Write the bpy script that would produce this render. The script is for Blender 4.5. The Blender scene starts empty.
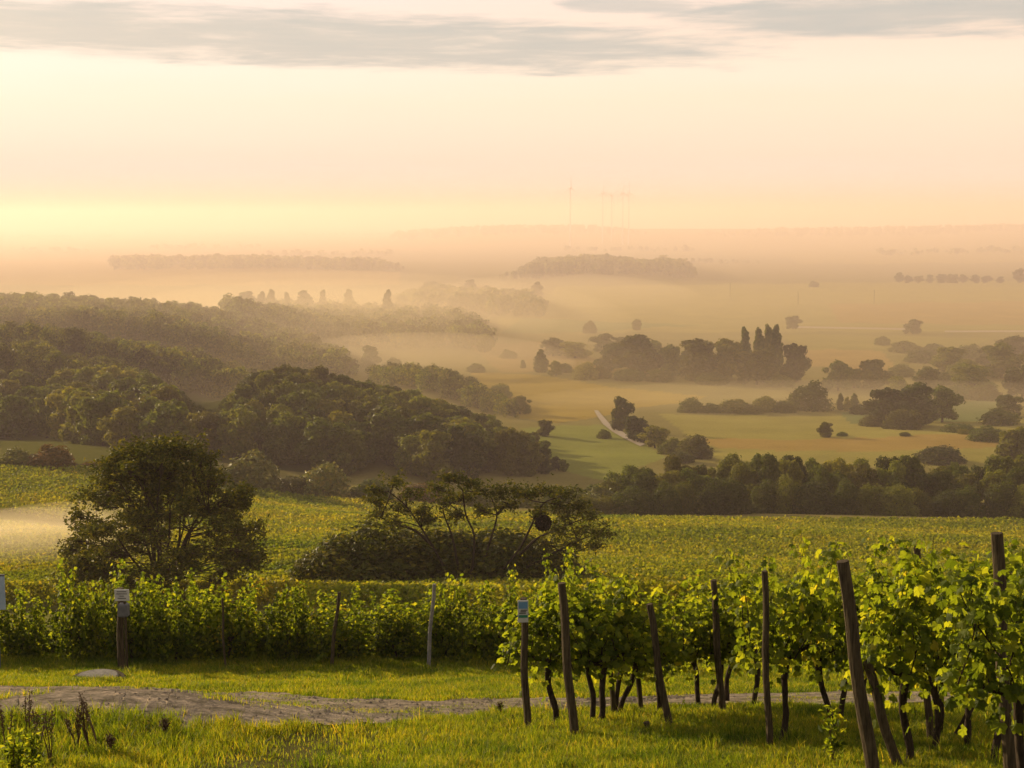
import bpy, math, random
import numpy as np
from mathutils import Vector

R = math.radians
SC = bpy.context.scene
COL = SC.collection
rng = np.random.default_rng(7)

# ------------------------------------------------------------------ camera, sky, sun, exposure
FPX = 1407.0
PITCH = math.atan((384 - 215) / FPX)
cam_d = bpy.data.cameras.new('camera')
cam = bpy.data.objects.new('camera', cam_d)
COL.objects.link(cam)
cam_d.sensor_width = 36.0
cam_d.lens = FPX / 1024 * 36.0
cam_d.clip_start = 0.1
cam_d.clip_end = 60000
cam.location = (0, 0, 0)
cam.rotation_euler = (R(90) - PITCH, 0, 0)
SC.camera = cam

SUN_AZ, SUN_EL = R(-46), R(11.8)
SUN_STRENGTH = 5.0
SUN_COLOR = (1.0, 0.76, 0.45)
SKY_STRENGTH = 0.06
HAZE_DENSITY = 0.00022
MIST_DENSITY = 0.0006

w = bpy.data.worlds.new('World')
SC.world = w
w.use_nodes = True


class NT:
    """tiny node-tree writer"""
    def __init__(self, tree):
        self.t = tree
        tree.nodes.clear()

    def n(self, kind, **kw):
        nd = self.t.nodes.new(kind)
        for k, v in kw.items():
            if k == 'inp':
                for i, val in v.items():
                    if hasattr(val, 'is_output') or isinstance(val, bpy.types.NodeSocket):
                        self.t.links.new(val, nd.inputs[i])
                    else:
                        nd.inputs[i].default_value = val
            else:
                setattr(nd, k, v)
        return nd

    def math(self, op, a, b=0.0, c=0.0, clamp=False):
        nd = self.n('ShaderNodeMath', operation=op, use_clamp=clamp, inp={0: a, 1: b, 2: c})
        return nd.outputs[0]

    def mix(self, f, a, b):
        nd = self.n('ShaderNodeMix', data_type='RGBA')
        for i, v in ((0, f), (6, a), (7, b)):
            if isinstance(v, bpy.types.NodeSocket):
                self.t.links.new(v, nd.inputs[i])
            else:
                nd.inputs[i].default_value = v if i == 0 or len(v) == 4 else (*v, 1)
        return nd.outputs[2]

    def mul(self, a, b):
        nd = self.n('ShaderNodeMix', data_type='RGBA', blend_type='MULTIPLY')
        nd.inputs[0].default_value = 1.0
        for i, v in ((6, a), (7, b)):
            if isinstance(v, bpy.types.NodeSocket):
                self.t.links.new(v, nd.inputs[i])
            else:
                nd.inputs[i].default_value = v if len(v) == 4 else (*v, 1)
        return nd.outputs[2]

    def ramp(self, f, stops, interp='LINEAR'):
        nd = self.n('ShaderNodeValToRGB', inp={0: f})
        cr = nd.color_ramp
        cr.interpolation = interp
        while len(cr.elements) > 1:
            cr.elements.remove(cr.elements[-1])
        for i, (p, c) in enumerate(stops):
            e = cr.elements[0] if i == 0 else cr.elements.new(p)
            e.position = p
            e.color = (*c, 1) if len(c) == 3 else c
        return nd.outputs[0]

    def noise(self, vec, scale, detail=4, rough=0.55, dist=0.0):
        i = {'Scale': scale, 'Detail': detail, 'Roughness': rough, 'Distortion': dist}
        if vec is not None:
            i['Vector'] = vec
        return self.n('ShaderNodeTexNoise', inp=i).outputs[0]

    def link(self, a, b):
        self.t.links.new(a, b)


def world_nodes():
    T = NT(w.node_tree)
    sky = T.n('ShaderNodeTexSky', sky_type='NISHITA', sun_disc=False)
    sky.sun_elevation = SUN_EL
    sky.sun_rotation = SUN_AZ % (2 * math.pi)
    sky.dust_density = 4.0
    sky.air_density = 1.2
    bg1 = T.n('ShaderNodeBackground', inp={0: sky.outputs[0], 1: SKY_STRENGTH})
    # thin high cloud veil over the whole dome, by direction: elevation and azimuth in degrees
    tc = T.n('ShaderNodeTexCoord')
    sp = T.n('ShaderNodeSeparateXYZ', inp={0: tc.outputs['Generated']})
    el = T.math('MULTIPLY', T.math('ARCSINE', sp.outputs[2]), 57.2958)
    az = T.math('MULTIPLY', T.math('ARCTAN2', sp.outputs[0], sp.outputs[1]), 57.2958)
    vec = T.n('ShaderNodeCombineXYZ', inp={0: T.math('MULTIPLY', az, 0.10), 1: T.math('MULTIPLY', el, 0.9), 2: 0.0}).outputs[0]
    n1 = T.noise(vec, 0.9, 5, 0.55, 0.3)
    vec2 = T.n('ShaderNodeCombineXYZ', inp={0: T.math('MULTIPLY', az, 0.19), 1: T.math('MULTIPLY', el, 2.1), 2: 3.0}).outputs[0]
    n2 = T.noise(vec2, 1.0, 7, 0.62, 0.2)
    elw = T.math('ADD', el, T.math('MULTIPLY', T.math('SUBTRACT', n1, 0.5), 1.6))
    base = T.ramp(T.math('DIVIDE', elw, 30.0, clamp=True), [
        (0.00, (1.04, 0.80, 0.60)), (0.045, (1.04, 0.80, 0.60)), (0.075, (1.02, 0.78, 0.55)),
        (0.15, (1.0, 0.83, 0.56)), (0.185, (1.0, 0.85, 0.60)), (0.24, (0.95, 0.77, 0.55)),
        (0.29, (0.94, 0.76, 0.58)), (0.5, (0.70, 0.58, 0.42)), (1.0, (0.46, 0.41, 0.33))])
    # pinker towards the right, brighter cream towards the sun on the left
    side = T.math('MULTIPLY_ADD', az, 1 / 50.0, 0.5, clamp=True)
    tint = T.ramp(side, [(0.0, (1.03, 1.065, 1.32)), (0.30, (1.04, 1.06, 1.26)), (0.55, (1.04, 1.035, 1.18)), (1.0, (1.03, 0.99, 1.11))])
    veil = T.mul(base, tint)

    def bank(az0, hw, el0, hh, slope=0.0):
        a = T.math('DIVIDE', T.math('SUBTRACT', az, az0), hw)
        e = T.math('SUBTRACT', T.math('SUBTRACT', el, el0), T.math('MULTIPLY', T.math('SUBTRACT', az, az0), slope))
        e = T.math('DIVIDE', e, hh)
        d = T.math('ADD', T.math('POWER', T.math('ABSOLUTE', a), 4.0), T.math('MULTIPLY', e, e))
        d = T.math('ADD', d, T.math('MULTIPLY', T.math('SUBTRACT', n2, 0.5), 4.0))
        mr = T.n('ShaderNodeMapRange', interpolation_type='SMOOTHSTEP', inp={0: d, 1: 1.65, 2: 0.15, 3: 0.0, 4: 1.0})
        return mr.outputs[0]
    c = bank(-12.5, 21.5, 6.98, 1.0, -0.026)
    c = T.math('MAXIMUM', c, bank(16.0, 9.4, 7.65, 0.8, -0.012))
    c = T.math('MAXIMUM', c, T.math('MULTIPLY', bank(4.6, 2.8, 8.2, 0.28, -0.03), 0.8))
    c = T.math('MAXIMUM', c, T.math('MULTIPLY', bank(4.0, 40.0, 10.8, 0.8, 0.0), 0.6))
    c = T.math('MAXIMUM', c, T.math('MULTIPLY', bank(-40.0, 60.0, 17.0, 3.0, 0.03), 0.5))
    cloud_col = T.ramp(n2, [(0.25, (0.40, 0.46, 0.46)), (0.75, (0.60, 0.57, 0.51))])
    veil = T.mix(T.math('MULTIPLY', c, 0.88), veil, cloud_col)
    bg2 = T.n('ShaderNodeBackground', inp={0: veil, 1: 0.71})
    mx = T.n('ShaderNodeMixShader', inp={0: 0.86, 1: bg1.outputs[0], 2: bg2.outputs[0]})
    out = T.n('ShaderNodeOutputWorld', inp={0: mx.outputs[0]})


world_nodes()

sun_d = bpy.data.lights.new('sun', 'SUN')
sun_d.energy = SUN_STRENGTH
sun_d.color = SUN_COLOR
sun_d.angle = R(0.5)
sun = bpy.data.objects.new('sun', sun_d)
COL.objects.link(sun)
sv = Vector((math.sin(SUN_AZ) * math.cos(SUN_EL), math.cos(SUN_AZ) * math.cos(SUN_EL), math.sin(SUN_EL)))
sun.rotation_euler = (-sv).to_track_quat('-Z', 'Y').to_euler()
sun.location = (-60, 60, 60)

SC.view_settings.view_transform = 'Standard'
SC.view_settings.look = 'None'
SC.view_settings.exposure = 0.75
SC.view_settings.gamma = 1.0
SC.render.engine = 'CYCLES'
cy = SC.cycles
cy.use_denoising = True
cy.max_bounces = 6
cy.diffuse_bounces = 3
cy.transmission_bounces = 3
cy.volume_bounces = 2
cy.transparent_max_bounces = 8
cy.use_adaptive_sampling = True
cy.adaptive_threshold = 0.02
cy.sample_clamp_indirect = 4.0


# ------------------------------------------------------------------ mesh, object and label helpers
def mesh(name, V, Fs, mats, smooth=False, midx=None):
    """numpy verts + list of (n,k) face arrays -> mesh"""
    if not isinstance(Fs, (list, tuple)):
        Fs = [Fs]
    Fs = [np.asarray(f, dtype=np.int32) for f in Fs if len(f)]
    V = np.asarray(V, dtype=np.float32)
    me = bpy.data.meshes.new(name)
    me.vertices.add(len(V))
    me.vertices.foreach_set('co', V.ravel())
    nl = sum(f.size for f in Fs)
    npoly = sum(len(f) for f in Fs)
    me.loops.add(nl)
    me.loops.foreach_set('vertex_index', np.concatenate([f.ravel() for f in Fs]))
    me.polygons.add(npoly)
    tot = np.concatenate([np.full(len(f), f.shape[1], dtype=np.int32) for f in Fs])
    st = np.concatenate([[0], np.cumsum(tot)[:-1]]).astype(np.int32)
    me.polygons.foreach_set('loop_start', st)
    me.polygons.foreach_set('loop_total', tot)
    for m in (mats if isinstance(mats, (list, tuple)) else [mats]):
        me.materials.append(m)
    if midx is not None:
        me.polygons.foreach_set('material_index', np.asarray(midx, dtype=np.int32))
    me.polygons.foreach_set('use_smooth', np.full(npoly, smooth, dtype=bool))
    me.update(calc_edges=True)
    return me


def obj(name, me, parent=None, loc=(0, 0, 0), rotz=0.0, scale=(1, 1, 1)):
    o = bpy.data.objects.new(name, me)
    COL.objects.link(o)
    o.location = loc
    o.rotation_euler = (0, 0, rotz)
    o.scale = scale
    if parent is not None:
        o.parent = parent
    return o


def tag(o, label=None, cat=None, group=None, kind=None):
    if label:
        o['label'] = label
    if cat:
        o['category'] = cat
    if group:
        o['group'] = group
    if kind:
        o['kind'] = kind
    return o


def thing(name, label, cat, loc, rotz=0.0, scale=(1, 1, 1), group=None):
    o = obj(name, None, None, loc, rotz, scale)
    o.empty_display_size = 0.2
    return tag(o, label, cat, group)


class MB:
    """collects shapes into one mesh"""
    def __init__(self):
        self.V, self.F, self.n = [], {}, 0

    def add(self, V, F):
        V = np.asarray(V, dtype=float)
        F = np.asarray(F, dtype=int)
        self.F.setdefault(F.shape[1], []).append(F + self.n)
        self.V.append(V)
        self.n += len(V)

    def tube(self, pts, rad, k=7, cap=True, rough=0.0):
        pts = np.asarray(pts, dtype=float)
        n = len(pts)
        rad = np.broadcast_to(np.asarray(rad, dtype=float), (n,))
        t = np.gradient(pts, axis=0)
        t /= np.linalg.norm(t, axis=1)[:, None] + 1e-9
        ref = np.where(np.abs(t[:, 2:3]) > 0.9, np.array([[1.0, 0, 0]]), np.array([[0, 0, 1.0]]))
        a = np.cross(t, ref)
        a /= np.linalg.norm(a, axis=1)[:, None]
        b = np.cross(t, a)
        for i in range(1, n):                      # keep the frames aligned
            if abs(np.dot(a[i], a[i - 1])) < 0.6 or np.dot(a[i], a[i - 1]) < 0:
                v = a[i - 1] - t[i] * np.dot(a[i - 1], t[i])
                a[i] = v / (np.linalg.norm(v) + 1e-9)
                b[i] = np.cross(t[i], a[i])
        th = np.arange(k) * 2 * np.pi / k
        rr = rad[:, None] * (1 + rough * rng.normal(size=(n, k)))
        V = pts[:, None, :] + rr[:, :, None] * (np.cos(th)[None, :, None] * a[:, None, :] + np.sin(th)[None, :, None] * b[:, None, :])
        i = np.arange(n - 1)[:, None] * k
        j = np.arange(k)[None, :]
        F = np.stack([i + j, i + (j + 1) % k, i + k + (j + 1) % k, i + k + j], -1).reshape(-1, 4)
        self.add(V.reshape(-1, 3), F)
        if cap:
            for e, r in ((0, -1), (n - 1, 1)):
                ring = V[e]
                cen = ring.mean(0)
                VV = np.vstack([ring, cen[None]])
                FF = [[q, (q + 1) % k, k] if r > 0 else [(q + 1) % k, q, k] for q in range(k)]
                self.add(VV, FF)
        return self

    def box(self, c, s, rz=0.0, bev=0.0):
        c = np.asarray(c, float)
        h = np.asarray(s, float) / 2
        if bev > 0:
            P = []
            for z, q in ((-h[2], bev), (-h[2] + bev, 0), (h[2] - bev, 0), (h[2], bev)):
                x, y = h[0] - q, h[1] - q
                P.append([(-x, -y, z), (x, -y, z), (x, y, z), (-x, y, z)])
            V = np.array(P).reshape(-1, 3)
            F = [[3, 2, 1, 0], [12, 13, 14, 15]]
            for l in range(3):
                for q in range(4):
                    F.append([l * 4 + q, l * 4 + (q + 1) % 4, l * 4 + 4 + (q + 1) % 4, l * 4 + 4 + q])
        else:
            V = np.array([(-1, -1, -1), (1, -1, -1), (1, 1, -1), (-1, 1, -1), (-1, -1, 1), (1, -1, 1), (1, 1, 1), (-1, 1, 1)]) * h
            F = [[3, 2, 1, 0], [4, 5, 6, 7], [0, 1, 5, 4], [1, 2, 6, 5], [2, 3, 7, 6], [3, 0, 4, 7]]
        ca, sa = math.cos(rz), math.sin(rz)
        V = V @ np.array([[ca, sa, 0], [-sa, ca, 0], [0, 0, 1]])
        self.add(V + c, F)
        return self

    def lathe(self, prof, k=16, c=(0, 0, 0)):
        prof = np.asarray(prof, float)
        th = np.arange(k) * 2 * np.pi / k
        V = np.stack([prof[:, None, 0] * np.cos(th), prof[:, None, 0] * np.sin(th), np.repeat(prof[:, 1:2], k, 1)], -1)
        n = len(prof)
        i = np.arange(n - 1)[:, None] * k
        j = np.arange(k)[None, :]
        F = np.stack([i + j, i + (j + 1) % k, i + k + (j + 1) % k, i + k + j], -1).reshape(-1, 4)
        self.add(V.reshape(-1, 3) + np.asarray(c), F)
        return self

    def mesh(self, name, mats, smooth=False):
        return mesh(name, np.vstack(self.V), [np.vstack(f) for f in self.F.values()], mats, smooth)

    def build(self, name, mats, parent=None, smooth=False, **kw):
        return obj(name, self.mesh(name, mats, smooth), parent, **kw)


# ------------------------------------------------------------------ terrain height
CP, SP = math.cos(PITCH), math.sin(PITCH)


def proj(x, y, z):
    """world -> photo pixel (used to lay the land out from the photograph)"""
    dep = y * CP - z * SP
    up = y * SP + z * CP
    dep = np.where(dep < 0.5, 0.5, dep)
    return 512 + FPX * x / dep, 384 - FPX * up / dep


_pd = np.array([-60, 0, 33, 55, 75, 95, 120, 180, 240, 320, 400, 500, 650, 800, 1500, 4000, 30000], float)
_pz = np.array([14.2, -1.7, -10.4, -16.4, -21.8, -26.0, -31.0, -42.0, -52.0, -62.0, -69.0, -76.0, -84.0, -86.0, -86.0, -86.0, -86.0])
_ls = np.linspace(math.log(20), math.log(30100), 2400)
_lz = np.interp(np.exp(_ls) - 80, _pd, _pz)
_k = np.hanning(61)
_k /= _k.sum()
_lzs = np.convolve(np.pad(_lz, 30, mode='edge'), _k, mode='valid')
# (pixel column, open to the left/right, spread, distance, log spread, height)
BUMPS = [
    (40, -1, 210, 300, 0.33, 9.0),
    (275, 0, 140, 450, 0.20, 13.0),
    (40, -1, 110, 570, 0.17, 20.0),
    (120, -1, 110, 710, 0.14, 19.0),
    (150, -1, 130, 920, 0.14, 26.0),
    (430, 0, 60, 640, 0.10, 8.0),
    (610, 0, 70, 2050, 0.12, 16.0),
    (250, 0, 150, 2350, 0.10, 8.0),
    (520, 1, 110, 4900, 0.22, 38.0),
    (1060, 1, 150, 3600, 0.22, 16.0),
    (860, 1, 200, 1500, 0.30, 4.0),
    (700, 1, 400, 320, 0.2, -2.0),
]


def zfun(x, y):
    x = np.asarray(x, float)
    y = np.asarray(y, float)
    z = np.interp(np.log(np.clip(y + 80, 20, 30100)), _ls, _lzs)
    near = np.clip((30 - y) / 10, 0, 1)
    z = z * (1 - near) + near * (-1.7 - 0.2636 * y)
    yy = np.clip(y, 30, None)
    px = 512 + FPX * x / (yy * CP - z * SP)
    ld = np.log(yy)
    for p0, side, sx, d0, sd, h in BUMPS:
        dx = (px - p0) / sx
        if side < 0:
            dx = np.clip(dx, 0, None)
        elif side > 0:
            dx = np.clip(dx, None, 0)
        z = z + h * np.exp(-dx * dx - ((ld - math.log(d0)) / sd) ** 2)
    # rolling of the vineyard slope and of the valley
    a = np.clip((y - 70) / 60, 0, 1) * np.clip((700 - y) / 300, 0, 1)
    z = z + a * (0.9 * np.sin(x * 0.045 + 0.8 + y * 0.021) * np.sin(y * 0.06 + x * 0.012))
    # foreground: hump of tall grass on the left, sunk track, bank above it
    z = z + 0.42 * np.exp(-((x + 4.6) / 2.3) ** 2 - ((y - 15.2) / 1.9) ** 2)
    z = z + 0.012 * np.sin(x * 1.3 + 0.4) * np.sin(y * 0.9 + 1.0) * np.clip((40 - y) / 10, 0, 1) * np.clip(y / 8, 0, 1)
    z = z + 0.22 * np.exp(-((y - 27.5 - 0.4 * np.sin(x * 0.5)) / 2.0) ** 2)
    return z


_marks = np.concatenate([np.arange(4, 60, 0.05), 60 * np.exp(np.arange(0, 6.0, 0.002))])


def hit(px, py):
    """where the ray through a photo pixel meets the land"""
    dx, up = (px - 512) / FPX, (384 - py) / FPX
    vy, vz = CP + up * SP, -SP + up * CP
    s = _marks
    X, Y, Z = dx * s / vy, s, vz * s / vy
    below = Z < zfun(X, Y)
    i = int(np.argmax(below)) if below.any() else len(s) - 1
    if i > 0:
        za, zb = (Z - zfun(X, Y))[i - 1:i + 1]
        f = za / (za - zb + 1e-12)
        y = s[i - 1] + (s[i] - s[i - 1]) * f
    else:
        y = s[i]
    x = dx * y / vy
    return float(x), float(y), float(zfun(x, y))


def at(px, d):
    """the spot on the land in that pixel column at forward distance d"""
    x = (px - 512) / FPX * d
    for _ in range(3):
        z = float(zfun(x, d))
        x = (px - 512) / FPX * (d * CP - z * SP)
    return x, d, float(zfun(x, d))


def zpix(py, y):
    """height seen at pixel row py at forward distance y"""
    up = (384 - py) / FPX
    return y * (-SP + up * CP) / (CP + up * SP)


def inpoly(px, py, poly):
    poly = np.asarray(poly, float)
    c = np.zeros(np.shape(px), bool)
    j = len(poly) - 1
    for i in range(len(poly)):
        xi, yi = poly[i]
        xj, yj = poly[j]
        if yi != yj:
            c ^= ((yi > py) != (yj > py)) & (px < (xj - xi) * (py - yi) / (yj - yi) + xi)
        j = i
    return c


# ------------------------------------------------------------------ materials
def material(name):
    m = bpy.data.materials.new(name)
    m.use_nodes = True
    return m, NT(m.node_tree)


def leafmat(name, stops, trans=0.35, tcol=(1.5, 1.35, 0.6), objvar=0.5, gloss=0.06, alt=None, tinted=False, patchy=0.0):
    """thin leaves: colour by leaf, hue by plant, light passing through"""
    m, T = material(name)
    geo = T.n('ShaderNodeNewGeometry')
    oi = T.n('ShaderNodeObjectInfo')
    rnd = T.math('ADD', T.math('MULTIPLY', geo.outputs['Random Per Island'], 1 - objvar * 0.5), T.math('MULTIPLY', oi.outputs['Random'], objvar * 0.5))
    col = T.ramp(rnd, stops)
    if alt:
        col = T.mix(T.math('MULTIPLY', T.math('POWER', oi.outputs['Random'], 2.0), 0.8), col, T.mul(col, alt))
    if objvar >= 0.4:
        bv = T.math('MULTIPLY_ADD', T.math('FRACT', T.math('MULTIPLY', oi.outputs['Random'], 7.31)), 0.9, 0.55)
        col = T.mul(col, T.n('ShaderNodeCombineXYZ', inp={0: bv, 1: bv, 2: bv}).outputs[0])
    if patchy:
        tc = T.n('ShaderNodeTexCoord')
        pn = T.noise(tc.outputs['Object'], patchy, 5, 0.65)
        col = T.mul(col, T.ramp(pn, [(0.34, (0.42, 0.58, 0.6)), (0.5, (1.0, 1.0, 1.0)), (0.66, (1.35, 1.15, 0.9))]))
    if tinted:
        ta = T.n('ShaderNodeAttribute', attribute_name='tree_tint').outputs[0]
        col = T.mul(col, ta)
    dif = T.n('ShaderNodeBsdfPrincipled', inp={'Base Color': col, 'Roughness': 0.6, 'Specular IOR Level': gloss * 4})
    trn = T.n('ShaderNodeBsdfTranslucent', inp={'Color': T.mul(col, tcol)})
    mx = T.n('ShaderNodeMixShader', inp={0: trans, 1: dif.outputs[0], 2: trn.outputs[0]})
    T.n('ShaderNodeOutputMaterial', inp={0: mx.outputs[0]})
    return m


def roughmat(name, c1, c2, scale=20.0, stretch=(1, 1, 1), rough=0.85, bump=0.3, detail=6):
    m, T = material(name)
    tc = T.n('ShaderNodeTexCoord')
    mp = T.n('ShaderNodeMapping', inp={0: tc.outputs['Object'], 3: stretch})
    n = T.noise(mp.outputs[0], scale, detail, 0.65)
    col = T.ramp(n, [(0.3, c1), (0.7, c2)])
    bp = T.n('ShaderNodeBump', inp={'Strength': bump, 'Distance': 0.02, 'Height': n})
    b = T.n('ShaderNodeBsdfPrincipled', inp={'Base Color': col, 'Roughness': rough, 'Specular IOR Level': 0.08 if rough > 0.7 else 0.3, 'Normal': bp.outputs[0]})
    T.n('ShaderNodeOutputMaterial', inp={0: b.outputs[0]})
    return m


M_VINE = leafmat('vine_leaf', [(0.0, (0.0316, 0.051, 0.0077)), (0.35, (0.0632, 0.0935, 0.0111)), (0.7, (0.1027, 0.1359, 0.0162)), (0.92, (0.158, 0.1827, 0.0204)), (0.985, (0.2371, 0.2124, 0.0255)), (1.0, (0.2845, 0.1699, 0.0255))], 0.55, (3.5, 3.0, 0.8), 0.25, 0.03)
M_HEDGE = leafmat('vine_leaf_dark', [(0.0, (0.0282, 0.0468, 0.0073)), (0.4, (0.0564, 0.0847, 0.0105)), (0.8, (0.1008, 0.129, 0.0146)), (0.96, (0.1693, 0.1774, 0.0202)), (1.0, (0.2903, 0.2097, 0.0242))], 0.58, (3.7, 3.2, 0.8), 0.2, 0.03)
M_FIELD = leafmat('vineyard_foliage', [(0.0, (0.086, 0.1139, 0.0114)), (0.5, (0.1719, 0.2062, 0.019)), (0.93, (0.2527, 0.2658, 0.0266)), (1.0, (0.283, 0.2279, 0.0333))], 0.42, (1.9, 1.65, 0.5), 0.0, 0.02, None, False, 0.045)
M_TREE = leafmat('tree_foliage', [(0.0, (0.029, 0.043, 0.0065)), (0.4, (0.0622, 0.0841, 0.0097)), (1.0, (0.1296, 0.1417, 0.0162))], 0.4, (1.8, 1.6, 0.5), 1.0, 0.03, (1.25, 1.0, 0.8))
M_LOCUST = leafmat('locust_foliage', [(0.0, (0.0351, 0.0439, 0.006)), (0.6, (0.078, 0.0877, 0.01)), (1.0, (0.1755, 0.1519, 0.016))], 0.28, (1.5, 1.4, 0.6), 0.2, 0.03)
M_BRIGHT = leafmat('shrub_foliage', [(0.0, (0.06, 0.0735, 0.015)), (0.6, (0.108, 0.1155, 0.022)), (1.0, (0.18, 0.147, 0.03))], 0.3, (1.5, 1.4, 0.6), 0.4)
M_AUTUMN = leafmat('autumn_foliage', [(0.0, (0.06, 0.048, 0.012)), (0.6, (0.12, 0.08, 0.018)), (1.0, (0.19, 0.10, 0.02))], 0.3, (1.5, 1.3, 0.6), 0.2)
M_GRASS = leafmat('grass_blade', [(0.0, (0.045, 0.0782, 0.0078)), (0.5, (0.1079, 0.1516, 0.0146)), (0.85, (0.1843, 0.215, 0.0235)), (1.0, (0.2608, 0.215, 0.0489))], 0.5, (2.5, 2.15, 0.55), 0.0, 0.03, None, False, 0.9)
M_DRY = leafmat('dry_stalk', [(0.0, (0.06, 0.035, 0.015)), (1.0, (0.12, 0.07, 0.03))], 0.1, (1, 1, 1), 0.0)
M_BARK = roughmat('bark', (0.018, 0.013, 0.009), (0.065, 0.048, 0.032), 9, (6, 6, 1.2), 0.95, 0.8)
M_POST = roughmat('post_wood', (0.022, 0.017, 0.010), (0.115, 0.088, 0.05), 7, (9, 9, 0.7), 0.9, 0.6)
M_CONCRETE = roughmat('concrete', (0.13, 0.125, 0.11), (0.27, 0.255, 0.225), 14, (1, 1, 1), 0.9, 0.3)
M_WHITE = roughmat('painted_white', (0.40, 0.40, 0.37), (0.56, 0.56, 0.52), 8, (1, 1, 1), 0.5, 0.05)
M_BLUEPLATE = roughmat('pale_blue_plate', (0.27, 0.36, 0.46), (0.38, 0.47, 0.56), 5, (1, 1, 1), 0.5, 0.05)
M_BLUE = roughmat('sign_blue', (0.10, 0.22, 0.36), (0.14, 0.28, 0.42), 9, (1, 1, 1), 0.5, 0.02)
M_GREEN = roughmat('sign_green', (0.02, 0.16, 0.09), (0.03, 0.20, 0.11), 9, (1, 1, 1), 0.5, 0.02)
M_INK = roughmat('sign_ink', (0.02, 0.02, 0.02), (0.05, 0.05, 0.05), 9, (1, 1, 1), 0.6, 0.02)
M_METAL = roughmat('weathered_metal', (0.08, 0.085, 0.09), (0.15, 0.155, 0.16), 9, (1, 1, 1), 0.6, 0.1)
M_TURBINE = roughmat('turbine_paint', (0.50, 0.50, 0.50), (0.60, 0.60, 0.60), 0.2, (1, 1, 1), 0.5, 0.0)
M_NEST = roughmat('twig_ball', (0.01, 0.008, 0.006), (0.04, 0.03, 0.02), 30, (1, 1, 1), 0.95, 0.8)


def terrain_material():
    m, T = material('land')
    at_ = T.n('ShaderNodeAttribute', attribute_name='land_colour')
    tc = T.n('ShaderNodeTexCoord')
    n1 = T.noise(tc.outputs['Object'], 0.035, 6, 0.6)
    n2 = T.noise(tc.outputs['Object'], 1.4, 8, 0.7)
    v = T.math('MULTIPLY', T.math('MULTIPLY_ADD', n1, 0.7, 0.65), T.math('MULTIPLY_ADD', n2, 0.9, 0.55))
    vc = T.n('ShaderNodeCombineXYZ', inp={0: v, 1: v, 2: v}).outputs[0]
    col = T.mul(at_.outputs[0], vc)
    bp = T.n('ShaderNodeBump', inp={'Strength': 0.5, 'Distance': 0.12, 'Height': n2})
    b = T.n('ShaderNodeBsdfPrincipled', inp={'Base Color': col, 'Roughness': 0.95, 'Specular IOR Level': 0.0, 'Normal': bp.outputs[0]})
    T.n('ShaderNodeOutputMaterial', inp={0: b.outputs[0]})
    return m


def path_material():
    m, T = material('gravel_track')
    tc = T.n('ShaderNodeTexCoord')
    n1 = T.noise(tc.outputs['Object'], 0.8, 5, 0.6)
    n2 = T.noise(tc.outputs['Object'], 14, 6, 0.7)
    vo = T.n('ShaderNodeTexVoronoi', inp={'Vector': tc.outputs['Object'], 'Scale': 16.0})
    c = T.mix(n1, (0.145, 0.12, 0.09), (0.265, 0.23, 0.18))
    n3 = T.noise(tc.outputs['Object'], 4.0, 6, 0.7)
    c = T.mul(c, T.ramp(n3, [(0.35, (0.5, 0.5, 0.46)), (0.52, (1, 1, 1)), (0.68, (1.7, 1.6, 1.5))]))
    s = T.math('MULTIPLY_ADD', n2, 1.6, 0.2)
    c = T.mul(c, T.n('ShaderNodeCombineXYZ', inp={0: s, 1: s, 2: s}).outputs[0])
    h = T.math('ADD', T.math('MULTIPLY', vo.outputs[0], -0.5), n2)
    bp = T.n('ShaderNodeBump', inp={'Strength': 0.6, 'Distance': 0.04, 'Height': h})
    b = T.n('ShaderNodeBsdfPrincipled', inp={'Base Color': c, 'Roughness': 0.95, 'Specular IOR Level': 0.0, 'Normal': bp.outputs[0]})
    T.n('ShaderNodeOutputMaterial', inp={0: b.outputs[0]})
    return m


M_LAND = terrain_material()
M_PATH = path_material()
M_ROAD = roughmat('pale_farm_road', (0.24, 0.20, 0.14), (0.33, 0.28, 0.20), 0.5, (1, 1, 1), 0.9, 0.1)
M_STONE = roughmat('pebble_stone', (0.13, 0.105, 0.08), (0.27, 0.23, 0.18), 6, (1, 1, 1), 0.9, 0.2)


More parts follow.
